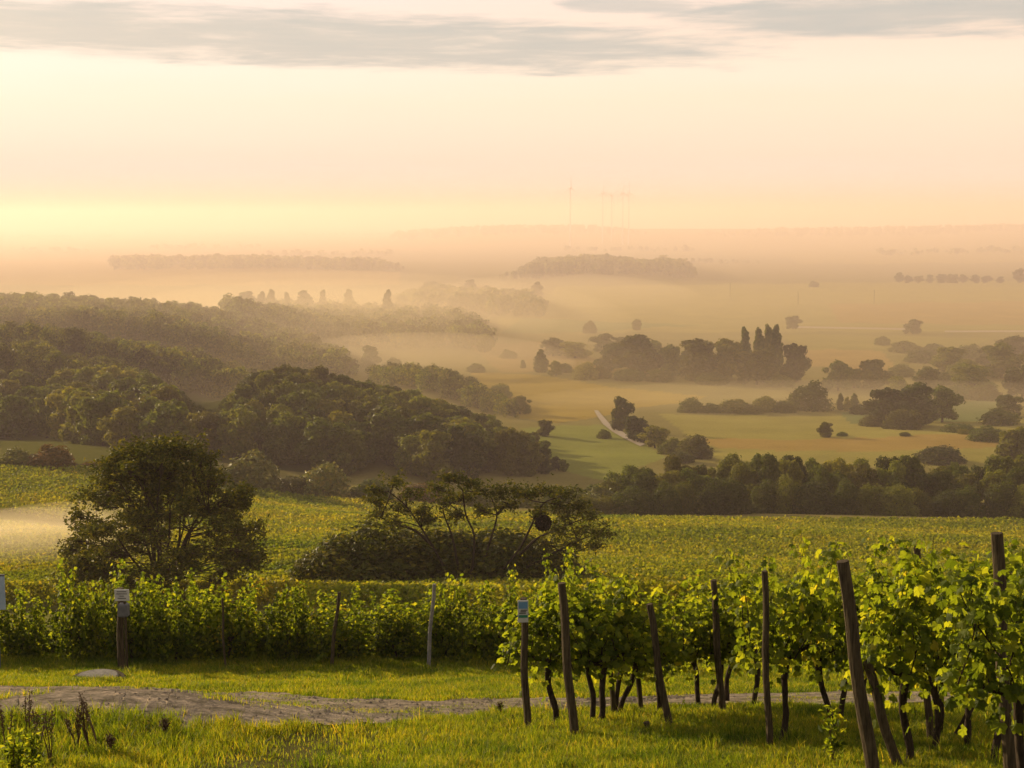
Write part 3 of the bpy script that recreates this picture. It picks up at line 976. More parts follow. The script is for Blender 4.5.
for i, (kd, px, by, wp, hp, lab) in enumerate(VALLEY):
    x, y, z = hit(px, by)
    s = y / FPX
    nm = {'round': 'broadleaf_tree', 'bush': 'shrub', 'poplar': 'poplar_tree', 'cone': 'pointed_tree'}[kd]
    tree('valley_' + nm, lab, 'bush' if kd == 'bush' else 'tree', (x, y, z), wp * s, hp * s, kd, 1, M_TREE, None, i % 6)
SCRUB = [('round', 604, 352, 26, 20), ('round', 628, 356, 30, 22), ('round', 655, 366, 26, 28), ('bush', 600, 378, 24, 14), ('bush', 630, 380, 34, 14), ('bush', 660, 381, 30, 14), ('round', 685, 374, 22, 26),
         ('bush', 712, 384, 34, 14), ('bush', 780, 386, 32, 14), ('bush', 712, 412, 26, 10), ('bush', 750, 413, 30, 10), ('bush', 784, 412, 26, 14), ('bush', 862, 414, 24, 12), ('bush', 872, 426, 26, 14),
         ('round', 898, 398, 26, 24), ('round', 926, 392, 30, 28), ('bush', 958, 398, 34, 16), ('round', 962, 378, 26, 22), ('bush', 985, 400, 32, 18), ('round', 990, 366, 26, 22), ('bush', 900, 376, 30, 14),
         ('bush', 940, 384, 34, 14), ('round', 1034, 380, 30, 34), ('bush', 960, 432, 40, 10), ('bush', 1000, 424, 40, 18), ('round', 1008, 416, 26, 24), ('bush', 566, 372, 18, 10), ('bush', 604, 438, 16, 10), ('bush', 680, 462, 30, 14),
         ('bush', 500, 396, 26, 14), ('round', 520, 414, 22, 20), ('bush', 476, 372, 20, 10), ('round', 485, 352, 22, 20), ('bush', 508, 358, 18, 10)]
for i, (kd, px, by, wp, hp) in enumerate(SCRUB):
    x, y, z = hit(px, by)
    tree('hedgerow_' + ('tree' if kd == 'round' else 'shrub'), 'hazy growth filling the hedgerows between the larger valley trees', 'bush', (x, y, z), wp * y / FPX, hp * y / FPX, kd, 1, M_TREE, 'hazy hedgerow growth of the valley', (i * 5 + 2) % 6)
for i, (px, wp, hp) in enumerate(((899, 10, 11), (909, 9, 8), (919, 10, 8), (930, 9, 9), (941, 11, 9), (952, 13, 10), (963, 10, 9), (975, 11, 9), (987, 10, 8), (1000, 9, 7))):
    x, y, z = hit(px, 283)
    tree('roadside_tree', 'small tree in the even far row on the upper right fields', 'tree', (x, y, z), wp * y / FPX, hp * y / FPX, 'round', 0, M_TREE, 'far row of trees on the upper right fields', i % 6)
# poplars above the misty wood
for i, (px, d, tp, wp, lab) in enumerate((
        (247, 1150, 290, 20, 'wide poplar block at the left end of the misty poplar line'), (262, 1160, 290, 10, 'poplar beside the wide block in the misty line'),
        (272, 1160, 288, 9, 'tall pointed poplar following the wide block in the misty line'), (287, 1165, 291, 8, 'slim poplar between the pairs of the misty line'),
        (304, 1180, 289, 16, 'stout poplar in the middle of the misty line'), (323, 1200, 289, 8, 'narrow poplar right of the stout one in the misty line'),
        (349, 1220, 288, 10, 'poplar standing apart in the misty line'), (388, 1130, 288, 10, 'darkest poplar of the misty line, standing nearest'),
        (470, 1560, 279, 13, 'hazy poplar left on the fainter wood'), (433, 1560, 281, 18, 'broad hazy crown on the fainter wood'), (537, 1500, 281, 10, 'hazy poplar at the right tip of the fainter wood'))):
    x, y, z = at(px, d)
    tree('valley_poplar_tree', lab, 'tree', (x, y, z), wp * y / FPX, zpix(tp, y) - z, 'poplar', 1, M_TREE, None, i % 3)

# shrubs at the foot of the wooded hills
SHRUBS = [
    (18, 470, 46, 26, M_BRIGHT, 'yellowish green shrub at the left edge above the vineyard'),
    (52, 472, 50, 32, M_AUTUMN, 'reddish brown shrub above the vineyard on the left'),
    (92, 474, 30, 16, M_AUTUMN, 'small orange shrub next to the reddish brown one'),
    (120, 478, 34, 18, M_TREE, 'dull green shrub behind the crown of the left tree'),
    (205, 488, 60, 34, M_TREE, 'dark shrub right of the left tree at the hill foot'),
    (253, 492, 60, 48, M_BRIGHT, 'tall light green shrub at the foot of the dark hill'),
    (326, 497, 54, 42, M_BRIGHT, 'second light green shrub at the foot of the dark hill'),
    (292, 494, 40, 22, M_BRIGHT, 'low shrub between the two light green ones'),
    (372, 500, 50, 24, M_TREE, 'low shrub behind the feathery bare branches'),
    (420, 502, 50, 22, M_AUTUMN, 'brownish shrub behind the feathery bare branches'),
    (470, 505, 54, 20, M_TREE, 'low dull shrub at the field edge below the dark hill'),
    (520, 507, 50, 22, M_TREE, 'low shrub near the right end of the dark hill'),
    (566, 510, 46, 28, M_BRIGHT, 'yellowish shrub where the hill meets the tree belt'),
    (600, 514, 46, 34, M_BRIGHT, 'light green shrub at the left end of the tree belt'),
]
for i, (px, by, wp, hp, mt, lab) in enumerate(SHRUBS):
    x, y, z = hit(px, by)
    tree('hill_shrub', lab, 'bush', (x, y, z), wp * y / FPX, hp * y / FPX, 'bush', 1, mt, None, i % 4)


# ------------------------------------------------------------------ the middle vineyard: rows of vines as one mass
def vineyard_mass():
    r = np.random.default_rng(61)
    P, S = [], []
    for (ang, cond, npts) in ((R(8), lambda px, py: (px > 300) | (py < 545), 1150000), (R(72), lambda px, py: (px <= 300) & (py >= 545) & (py < 640), 160000)):
        ca, sa = math.cos(ang), math.sin(ang)
        if npts > 300000:
            y = 37.5 + (330 - 37.5) * r.random(npts) ** 1.15
            x = (r.uniform(-0.47, 0.50, npts)) * (y + 12)
        else:
            y = r.uniform(80, 160, npts)
            x = -r.uniform(0.14, 0.42, npts) * (y + 8)
        v = -x * sa + y * ca                      # snap across to rows two metres apart
        u = x * ca + y * sa
        row = np.round(v / 2.0)
        lat = r.normal(0, 0.20, npts)
        # gaps and thin spots along rows
        keep = (np.sin(row * 12.9898) * 43758.5453 % 1.0) * 0.25 + 0.5 * np.sin(u * 0.35 + row * 1.7) * 0.3 + r.random(npts) > 0.12
        v = row * 2.0 + lat
        x, y = u * ca - v * sa, u * sa + v * ca
        z = zfun(x, y)
        px, py = proj(x, y, z)
        keep &= inpoly(px, py, VINEYARD) & cond(px, py) & ((y > 66) | ((px > 590) & (y > 37.5)))
        keep &= ~((px < 118) & (py > 515 + 0.14 * np.clip(px, 0, 120)) & (py < 572 - 0.1 * np.clip(px, 0, 120)) & ((py < 530 + 0.14 * px) | (r.random(npts) < 0.25)))        # the lane and the mown strip beside it
        h = 0.25 + 1.45 * r.random(npts) ** 0.6
        P.append(np.stack([x, y, z + h], 1)[keep])
        S.append((0.085 + 0.00055 * y)[keep])
    P = np.vstack(P)
    S = np.concatenate(S)
    N = r.normal(size=P.shape) * 0.6 + np.array([0, -0.2, 0.6])
    V, F = cards(P, N, S, r, 0.8, 0.5)
    print('FIELD CARDS', len(P))
    o = obj('vineyard_rows', mesh('vineyard_rows', V, F, M_FIELD))
    tag(o, 'rows of vines covering the broad middle slope', 'vineyard', None, 'stuff')


vineyard_mass()


# ------------------------------------------------------------------ two big trees below the hedge
def limb(b, pts, r0, r1):
    """smooth limb through a few points"""
    pts = np.asarray(pts, float)
    t = np.linspace(0, 1, len(pts))
    tt = np.linspace(0, 1, max(6, len(pts) * 3))
    P = np.stack([np.interp(tt, t, pts[:, k]) for k in range(3)], 1)
    P[1:-1] = 0.25 * P[:-2] + 0.5 * P[1:-1] + 0.25 * P[2:]
    b.tube(P, np.linspace(r0, r1, len(tt)), 6, False)


def leafy_clump(r, b, root, c, rx, rz, n, size):
    """flat spray of feathery leaves with its twigs, round the point c"""
    c = np.asarray(c, float)
    P = []
    tw = 9
    for k in range(tw):
        a = r.uniform(0, 6.28)
        q = rx * r.uniform(0.5, 1.15)
        e = c + np.array([math.cos(a) * q, math.sin(a) * q, r.normal(0, 0.5) * rz])
        limb(b, [root, c * 0.5 + root * 0.5 + r.normal(size=3) * 0.1, c, e], 0.022, 0.009)
        m = n // tw
        f = r.uniform(0.15, 1.05, (m, 1))
        P.append(c + (e - c) * f + r.normal(size=(m, 3)) * np.array([0.20, 0.20, 0.15]) * (0.6 + rx * 0.4))
    P = np.vstack(P)
    N = r.normal(size=P.shape) * 0.55 + np.array([0, 0, 0.8])
    return P, N


def big_tree():
    r = np.random.default_rng(72)
    x, y, z = at(166, 82)
    o = thing('locust_tree', 'large feathery tree with many slim stems behind the vine row on the left', 'tree', (x, y, z))
    b = MB()
    P, N = [], []
    hs = np.array([2.2, 3.2, 4.3, 5.6, 7.0, 8.3, 9.2, 10.0])
    rs = np.array([5.3, 6.1, 6.3, 5.8, 5.1, 4.1, 3.0, 1.4])
    nst = 15
    stems = []
    for i in range(nst):
        a = i / nst * 6.28 + r.uniform(-.25, .25)
        lean = r.uniform(0.5, 3.4)
        top = r.uniform(5.5, 8.2) - lean * 0.55
        p = [np.array([0.5 * math.cos(a), 0.5 * math.sin(a), -0.3])]
        for f in (0.35, 0.7, 1.0):
            p.append(np.array([math.cos(a) * (0.4 + lean * f ** 1.5), math.sin(a) * (0.4 + lean * f ** 1.5), top * f]) + r.normal(size=3) * 0.18)
        limb(b, p, 0.11, 0.045)
        stems.append(np.array(p))
    S = np.vstack([q[1:] for q in stems])
    for k in range(185):
        h = r.uniform(2.2, 10.0)
        R_ = np.interp(h, hs, rs)
        q = R_ * math.sqrt(r.uniform(0.0 if h > 5 else 0.35, 1.0))
        a = r.uniform(0, 6.28)
        c = np.array([q * math.cos(a), q * math.sin(a), h])
        d = np.linalg.norm(S - c, axis=1) + np.maximum(0, S[:, 2] - h) * 2
        root = S[int(np.argmin(d))]
        limb(b, [root, root * 0.5 + c * 0.5 + np.array([0, 0, 0.25]), c], 0.04, 0.018)
        p, n = leafy_clump(r, b, root * 0.3 + c * 0.7, c, r.uniform(0.7, 1.2), 0.75, 180, 0.15)
        P.append(p)
        N.append(n)
    P, N = np.vstack(P), np.vstack(N)
    b.build('trunk', M_BARK, o, True)
    V, F = cards(P, N, np.full(len(P), 0.125), r, 0.55, 0.3)
    obj('crown', mesh('crown', V, F, M_LOCUST), o)
    return o


def bush_group():
    r = np.random.default_rng(83)
    for (px, d, w_, ty, var, lab) in ((338, 88, 7.0, 531, 0, 'low dark thicket at the left end of the bush group'), (372, 89, 8.5, 513, 1, 'broad dark thicket second in the bush group'),
                                      (420, 90, 9.5, 514, 2, 'highest dark thicket in the middle of the bush group'), (466, 90, 8.5, 519, 3, 'dark thicket below the upright feathery limbs'),
                                      (505, 90, 8.5, 515, 0, 'rounded dark thicket under the twig ball'), (548, 89, 7.0, 540, 1, 'low dark thicket at the right end of the bush group')):
        X, Y, Z = at(px, d)
        tree('thicket', lab, 'bush', (X, Y, Z), w_, zpix(ty, Y) - Z, 'bush', 2, M_LOCUST, None, var)
    x, y, z = at(470, 87.5)
    o = thing('locust_tree', 'open branched feathery tree rising out of the dark thicket', 'tree', (x, y, z))

    def q(px, py, dy=0.0):                         # a point of the limb drawn, relative to the foot
        yy = y + dy
        zz = zpix(py, yy)
        return np.array([(px - 512) / FPX * (yy * CP - zz * SP) - x, dy, zz - z])
    b = MB()
    LIMBS = [([(462, 600), (440, 560), (421, 526), (407, 506), (388, 492)], -1.5), ([(464, 600), (455, 545), (450, 530), (441, 510), (450, 491)], 0.6), ([(468, 600), (476, 535), (465, 516), (462, 490)], -0.6),
             ([(472, 600), (490, 540), (497, 513), (490, 494)], 1.0), ([(497, 513), (508, 503), (520, 497)], 1.0), ([(478, 600), (520, 550), (532, 524), (542, 503), (560, 496)], -1.2),
             ([(480, 600), (530, 566), (560, 551), (578, 540), (600, 533)], -0.4), ([(520, 556), (536, 540), (555, 530), (584, 518)], 0.8), ([(432, 545), (415, 530), (392, 524), (380, 518)], 1.2)]
    tips = []
    for L, dy in LIMBS:
        pts = [q(px, py, dy * i / (len(L) - 1)) + r.normal(size=3) * 0.05 for i, (px, py) in enumerate(L)]
        limb(b, pts, 0.105, 0.032)
        tips += pts[1:]
    tips = np.array(tips)
    P, N = [], []
    CL = [(380, 492, 1.0), (395, 488, 1.0), (410, 496, 0.9), (376, 503, 0.9), (398, 508, 0.9), (420, 512, 0.8), (378, 520, 1.1), (394, 526, 0.8), (436, 488, 1.0), (452, 484, 0.9), (468, 485, 0.9), (444, 500, 0.8), (466, 503, 0.8),
          (486, 490, 1.0), (500, 495, 0.8), (516, 494, 1.1), (528, 500, 0.8), (510, 510, 0.8), (484, 512, 0.7), (536, 500, 1.0), (550, 493, 1.1), (566, 497, 1.1), (556, 508, 0.9), (576, 508, 1.0), (588, 516, 1.1),
          (572, 522, 1.0), (560, 532, 0.8), (586, 530, 1.1), (600, 534, 1.0), (592, 544, 0.9), (574, 546, 0.9), (540, 518, 0.7), (430, 524, 0.8), (455, 516, 0.6), (545, 545, 0.9)]
    for px, py, rx in CL:
        c = q(px + r.uniform(-4, 4), py - 3 + r.uniform(-3, 3), r.uniform(-2, 2))
        d = np.linalg.norm(tips - c, axis=1) + np.maximum(0, tips[:, 2] - c[2]) * 2
        root = tips[int(np.argmin(d))]
        limb(b, [root, root * 0.5 + c * 0.5 + r.normal(size=3) * 0.12, c], 0.045, 0.02)
        p, n = leafy_clump(r, b, root * 0.3 + c * 0.7, c, rx * 1.0, 0.6, 260, 0.14)
        P.append(p)
        N.append(n)
    P, N = np.vstack(P), np.vstack(N)
    b.build('trunk', M_BARK, o, True)
    V, F = cards(P, N, np.full(len(P), 0.12), r, 0.55, 0.3)
    obj('crown', mesh('crown', V, F, M_LOCUST), o)
    # ball of twigs lodged in the right limb
    dep = y - 1.6
    nz = zpix(523, dep)
    nx = (543 - 512) / FPX * (dep * CP - nz * SP)
    rr = np.random.default_rng(9)
    D = rr.normal(size=(700, 3))
    D /= np.linalg.norm(D, axis=1)[:, None]
    PP = D * rr.uniform(0.75, 1.05, (700, 1)) * np.array([0.50, 0.48, 0.48])
    V, F = cards(PP, D, np.full(700, 0.14), rr, 0.35, 0.8)
    bb = MB()
    bb.add(V, F)
    bb.lathe([(0.001, -0.42), (0.28, -0.32), (0.42, -0.05), (0.36, 0.25), (0.001, 0.42)], 14)
    nb = bb.build('twig_ball', M_NEST, None, False, loc=(nx, dep, nz))
    tag(nb, 'dark round ball of twigs lodged in the feathery branches', 'nest')


big_tree()
bush_group()


# ------------------------------------------------------------------ grape vines
def leaf_shape():
    half = [(90, 1.0), (76, 0.80), (66, 0.70), (50, 0.93), (38, 0.95), (24, 0.70), (8, 0.72), (-12, 0.82), (-34, 0.66), (-58, 0.55), (-78, 0.30)]
    pts = [(r_ * math.cos(R(a)), r_ * math.sin(R(a))) for a, r_ in half]
    left = [(-x, y) for x, y in pts[1:]][::-1]
    P = np.array(pts + left)
    n = len(P)
    V = np.vstack([[(0, -0.02)], P])
    z = -0.30 * np.abs(V[:, 0]) ** 1.3 - 0.22 * (V[:, 1]) ** 2 + 0.05 * np.sin(V[:, 0] * 9)
    F = np.array([[0, 1 + i, 1 + (i + 1) % n] for i in range(n)])
    return np.column_stack([V, z]), F


LEAF_V, LEAF_F = leaf_shape()


def leaves(P, N, size, r):
    """grape leaves: tips droop, faces turn outwards"""
    n = len(P)
    N = N / (np.linalg.norm(N, axis=1)[:, None] + 1e-9)
    t = np.array([0, 0, -1.0]) + r.normal(size=(n, 3)) * 0.55
    t = t - N * (t * N).sum(1)[:, None]
    t /= np.linalg.norm(t, axis=1)[:, None] + 1e-9
    s = np.cross(t, N)
    fold = r.uniform(0.6, 2.3, n)
    L = LEAF_V
    V = (P[:, None, :] + size[:, None, None] * (L[None, :, 0:1] * s[:, None, :] + L[None, :, 1:2] * t[:, None, :]
         + (L[None, :, 2:3] * fold[:, None, None]) * N[:, None, :]))
    m = len(L)
    F = (LEAF_F[None] + (np.arange(n) * m)[:, None, None]).reshape(-1, 3)
    return V.reshape(-1, 3), F


def vine_foliage(seed, z0, z1, canes, width, depth, low=0.0):
    """leaves along upright shoots from the fruiting wire; returns leaf verts/faces and cane polylines"""
    r = np.random.default_rng(seed)
    P, N, tubes = [], [], []
    for c in range(canes):
        x0 = (c + r.uniform(0.1, 0.9)) / canes * width - width / 2
        y0 = r.normal(0, depth * 0.16)
        L = (z1 - z0) * (r.uniform(0.62, 1.0) if r.random() < 0.72 else r.uniform(1.0, 1.28))
        n = int(L / 0.036)
        s = np.linspace(0, 1, n)
        lean = r.normal(0, 0.16, 2)
        droop = r.uniform(0, 0.35) if r.random() < 0.35 else 0.0
        X = x0 + lean[0] * s * L + 0.05 * np.sin(s * 6 + r.uniform(0, 6))
        Y = y0 + lean[1] * s * L + 0.04 * np.sin(s * 5 + r.uniform(0, 6)) + np.sign(lean[1]) * droop * s ** 3
        Z = z0 + s * L - droop * s ** 4 * 0.8
        tubes.append(np.stack([X, Y, Z], 1)[::5])
        for rep in range(2):
            th = r.uniform(0, 6.28, n)
            off = r.uniform(0.04, 0.17, n)
            Q = np.stack([X + np.cos(th) * off, Y + np.sin(th) * off * 1.25, Z + r.normal(0, 0.04, n)], 1)
            O = np.stack([np.cos(th) * 0.6 + r.normal(0, .35, n), np.sin(th) * 0.9 + r.normal(0, .35, n), 0.55 + r.normal(0, .35, n)], 1)
            P.append(Q)
            N.append(O)
    if low > 0:                                   # hanging laterals under the wire
        n = int(60 * low)
        th = r.uniform(0, 6.28, n)
        P.append(np.stack([r.uniform(-width / 2, width / 2, n), r.normal(0, depth * 0.25, n), z0 - np.abs(r.normal(0, 0.16, n))], 1))
        N.append(np.stack([np.cos(th), np.sin(th), 0.4 + 0 * th], 1))
    P, N = np.vstack(P), np.vstack(N)
    size = r.uniform(0.036, 0.074, len(P))
    V, F = leaves(P, N, size, r)
    return V, F, tubes


def vine_trunk(seed, z0, width):
    r = np.random.default_rng(seed)
    b = MB()
    n = 9
    s = np.linspace(0, 1, n)
    lean = r.normal(0, 0.10, 2)
    x = lean[0] * (1 - s) + 0.035 * np.sin(s * 5 + r.uniform(0, 6)) * np.sin(s * 3.14)
    y = lean[1] * (1 - s) + 0.03 * np.sin(s * 6 + r.uniform(0, 6)) * np.sin(s * 3.14)
    b.tube(np.stack([x, y, -0.12 + s * (z0 + 0.12)], 1), np.interp(s, [0, 0.15, 0.8, 1], [0.05, 0.036, 0.034, 0.052]), 9, True, 0.10)
    for sg in (-1, 1):
        q = np.linspace(0, 1, 6)
        b.tube(np.stack([x[-1] + sg * q * width * 0.46, y[-1] + 0.02 * np.sin(q * 7), z0 - 0.03 + 0.13 * np.sin(q * 1.6) + 0.02 * r.normal(size=6)], 1), np.linspace(0.034, 0.013, 6), 7, True, 0.12)
    return b


VINES = {}
for i in range(7):                                # open vines with bare trunks
    V, F, tubes = vine_foliage(300 + i, 0.94, 1.98, 14, 1.05, 0.55, 0.7)
    tb = vine_trunk(320 + i, 0.92, 0.9)
    for t in tubes:
        if len(t) > 2:
            tb.tube(t, np.linspace(0.008, 0.003, len(t)), 4, False)
    VINES['open', i] = (mesh('foliage', V, F, M_VINE), tb.mesh('trunk', M_BARK, True))
for i in range(7):                                # dense vines leafy to the ground
    V1, F1, tubes = vine_foliage(340 + i, 0.42, 1.86, 17, 1.25, 0.7, 3.0)
    V2, F2, t2 = vine_foliage(360 + i, 0.08, 0.95, 12, 1.25, 0.9, 0.0)
    tb = vine_trunk(380 + i, 0.6, 1.1)
    for t in tubes:
        if len(t) > 2:
            tb.tube(t, np.linspace(0.008, 0.003, len(t)), 4, False)
    VINES['dense', i] = (mesh('foliage', np.vstack([V1, V2]), np.vstack([F1, F2 + len(V1)]), M_HEDGE), tb.mesh('trunk', M_BARK, True))


def vine(kind, var, loc, rz, sc, label, group=None):
    fm, tm = VINES[kind, var]
    o = thing('grape_vine', label, 'vine', loc, rz, sc, group)
    obj('foliage', fm, o)
    obj('trunk', tm, o)
    return o


# dense row along the far side of the track
HEDGE_TOP = np.array([(-60, 590), (0, 588), (40, 600), (60, 598), (78, 580), (100, 568), (125, 572), (150, 592), (175, 583), (205, 573), (235, 588), (260, 578), (290, 584), (320, 588), (350, 590), (372, 575), (395, 602), (420, 569), (440, 578), (470, 590), (500, 582), (530, 572), (560, 580)], float)
rh = np.random.default_rng(91)
HEDGE_LABELS = ['vine at the far left end of the dense row, beside the pale blue plate', 'bushy vine just right of the pale blue plate',
                'vine of the dense row, second to the left of the white signboard', 'tall vine touching the white signboard on its left',
                'vine just right of the white signboard', 'high topped vine in the dense row below the large feathery tree',
                'vine midway between the signboard and the leaning grey post', 'vine left of the slanting brown stake in the dense row', 'vine around the slanting brown stake',
                'tall vine beside the grey post', 'vine just right of the grey post', 'last vine of the dense row, behind the small blue sign']
hx = np.linspace(-30, 552, 12)
for row in range(3):
    for i, p in enumerate(hx):
        px = p + rh.uniform(-5, 5) + row * 26
        x, y, z = hit(px, 661)
        y += row * 0.95 + rh.uniform(-.22, .22)
        z = float(zfun(x, y))
        tp = zpix(584 + 1.35 * (np.interp(px, HEDGE_TOP[:, 0], HEDGE_TOP[:, 1]) - 583) + (28 if row else -2) + rh.uniform(-9, 6), y) - z
        sc = (rh.uniform(0.60, 0.74) if row == 0 else 1.05, rh.uniform(0.8, 1.0), tp / 1.93)
        if row == 0:
            vine('dense', i % 7, (x, y, z), rh.normal(0, 0.12) + (math.pi if i % 2 else 0), sc, HEDGE_LABELS[i])
        else:
            vine('dense', (i + 3 * row) % 7, (x, y, z), rh.normal(0, 0.12) + (math.pi if i % 2 else 0), sc,
                 'vine standing behind the front of the dense row beyond the track', 'vines behind the front of the dense row')

# open vines with bare trunks above the track on the right: px, base row, top row, variant, label
OPEN = [
    (548, 722, 578, 'slim vine tied beside the blue sign stake'),
    (587, 721, 576, 'vine with yellow leaves behind the second tall stake'),
    (604, 724, 580, 'vine just right of the second tall stake'),
    (620, 713, 588, 'small vine behind, between the tall stake and the slanted one'),
    (636, 718, 590, 'vine left of the slanted dark stake'),
    (656, 712, 596, 'vine behind the slanted dark stake'),
    (692, 706, 590, 'thin trunked vine right of the slanted dark stake'),
    (720, 706, 588, 'curved vine standing close to the far track'),
    (732, 702, 584, 'straight vine just behind the curved one'),
    (756, 709, 572, 'leaning vine left of the thin upright stake'),
    (784, 741, 549, 'tall vine with orange lower leaves at the thin upright stake'),
    (815, 731, 560, 'vine between the thin stake and the thick leaning stake'),
    (846, 721, 566, 'vine behind the thick leaning stake'),
    (868, 726, 556, 'vine in the second line right of the thick leaning stake'),
    (902, 766, 551, 'stout forked vine right of the thick leaning stake'),
    (930, 754, 556, 'straight vine in the middle of the near foliage'),
    (942, 738, 558, 'vine seen through the gap of the near foliage'),
    (960, 748, 558, 'vine with a thick dark head left of the tallest post'),
    (985, 738, 556, 'background vine left of the tallest post'),
    (1014, 812, 536, 'nearest vine wrapped around the tallest post'),
    (1050, 775, 545, 'vine at the right border behind the tallest post'),
    (1000, 760, 548, 'vine directly behind the tallest post'),
]
ro = np.random.default_rng(95)
for i, (px, by, tp, lab) in enumerate(OPEN):
    x, y, z = hit(px, by)
    h = zpix(tp + 3, y) - z
    vine('open', i % 7, (x, y, z), ro.normal(0.35, 0.25) + (math.pi if i % 2 else 0), (ro.uniform(0.85, 1.0), ro.uniform(0.85, 1.05), h / 2.07), lab)


# ------------------------------------------------------------------ stakes, posts and signs
def pole(name, label, px, by, px2, ty, rad, mat=None, cat='post', k=10, dlean=0.0, sink=0.3):
    """round stake from its foot at (px, by) to a head seen at (px2, ty); leans in the picture's plane and by dlean towards the viewer"""
    x, y, z = hit(px, by)
    yt = y - dlean
    zt = zpix(ty, yt)
    xt = (px2 - 512) / FPX * (yt * CP - zt * SP)
    o = thing(name, label, cat, (x, y, z))
    top = np.array([xt - x, yt - y, zt - z])
    s = np.linspace(0, 1, 9)[:, None]
    foot = -top / np.linalg.norm(top) * sink
    pts = foot + (top - foot) * s + np.array([[0.012 * math.sin(q * 9), 0, 0] for q in s[:, 0]])
    b = MB().tube(pts, np.linspace(rad * 0.78, rad * 0.66, 9), k, True, 0.035)
    b.build('shaft', mat or M_POST, o, False)
    return o, top


pole('vineyard_post', 'tall wooden stake second from the blue sign', 574, 736, 561, 583, 0.066)
pole('vineyard_post', 'dark slanted stake between the vines, leaning left', 669, 729, 649, 604, 0.056)
pole('vineyard_post', 'thin upright stake among orange lower leaves', 769, 749, 764, 571, 0.046)
pole('vineyard_post', 'thick bare stake leaning left among the near vines', 873, 779, 842, 561, 0.075)
pole('vineyard_post', 'slanting prop under the thick leaning stake', 899, 770, 866, 662, 0.060)
pole('vineyard_post', 'tallest thick post half wrapped in leaves', 1010, 786, 996, 533, 0.070)
pole('vineyard_post', 'stake end poking above the near foliage', 930, 742, 916, 545, 0.050)
pole('vineyard_post', 'stake head showing left of the slanted dark stake', 640, 712, 634, 588, 0.045)
pole('vineyard_post', 'stake head showing above the small middle vine', 613, 715, 609, 598, 0.045)
pole('vineyard_post', 'stake half hidden behind leaves left of the thin upright stake', 722, 712, 713, 580, 0.06)
pole('vineyard_post', 'slanting brown stake in the dense row', 331, 668, 339, 592, 0.045)
pole('vineyard_post', 'pale grey post in front of the dense row', 428, 667, 434, 584, 0.050, M_CONCRETE)
pole('vineyard_post', 'thin grey stake against the dense row near the feathery tree', 225, 668, 222, 598, 0.03)
pole('low_stump', 'short cut stump in the grass below the slanted stake', 646, 731, 646, 722, 0.05, cat='stump')
pole('thin_peg', 'thin dry peg in the grass near the blue sign', 513, 725, 512, 715, 0.015, cat='peg')

# blue information sign on its stake
o, tp = pole('signpost', 'dark stake with a small white and blue information sign', 527, 727, 523, 598, 0.058, cat='sign')
L = np.linalg.norm(tp)
sg = MB().box(tp + np.array([0, -0.075, -0.13]), (0.115, 0.012, 0.25), 0.05, 0.003).build('plate', M_WHITE, o)
MB().box(tp + np.array([0, -0.083, -0.06]), (0.10, 0.004, 0.075), 0.05).build('blue_field', M_BLUE, sg)
MB().box(tp + np.array([0.0, -0.083, -0.185]), (0.10, 0.004, 0.03), 0.05).build('green_band', M_GREEN, sg)
b = MB()
for k in range(3):
    b.box(tp + np.array([0.01 - 0.008 * k, -0.0835, -0.115 - 0.017 * k]), (0.075 - 0.012 * (k % 2), 0.004, 0.008), 0.05)
b.build('text_lines', M_INK, sg)
# white signboard with a meter box under it
o, tp = pole('signpost', 'dark post with a white signboard and a grey box under it', 121, 671, 120, 588, 0.085, cat='sign')
sg = MB().box(tp + np.array([0.06, -0.11, -0.10]), (0.26, 0.02, 0.21), 0.0, 0.004).build('signboard', M_WHITE, o)
b = MB()
for k, wd in enumerate((0.17, 0.19, 0.08, 0.15)):
    b.box(tp + np.array([0.06, -0.122, -0.035 - 0.04 * k]), (wd, 0.004, 0.012))
b.build('text_lines', M_INK, sg)
MB().box(tp + np.array([0.085, -0.12, -0.37]), (0.18, 0.12, 0.26), 0.0, 0.03).build('grey_box', M_METAL, o)
x, y, z = hit(127, 666)
MB().tube([(0.15, -0.14, -0.3), (0.15, -0.14, 1.1), (0.15, -0.14, 1.32)], 0.025, 8).build('support_rod', M_POST, o)
# pale blue plate cut by the left edge
o, tp = pole('signpost', 'post with a pale blue plate at the left edge', -2, 671, -2, 574, 0.05, M_METAL, cat='sign')
MB().box(tp + np.array([0.05, -0.07, -0.33]), (0.17, 0.03, 0.62), 0.0, 0.006).build('plate', M_BLUEPLATE, o)
MB().box(tp + np.array([0.05, -0.07, -0.005]), (0.18, 0.035, 0.03), 0.0, 0.004).build('plate_edge', M_METAL, o)

# concrete manhole beside the track
x, y, z = hit(97, 679)
o = thing('manhole', 'round concrete well cover on the grass bank beside the track', 'manhole', (x, y, z - 0.05))
MB().lathe([(0.46, -0.25), (0.47, 0.05), (0.44, 0.08), (0.36, 0.08), (0.36, 0.04)], 28).build('ring', M_POST, o, False)
MB().lathe([(0.35, 0.03), (0.35, 0.10), (0.33, 0.115), (0.001, 0.12)], 28).build('lid', M_CONCRETE, o, False)

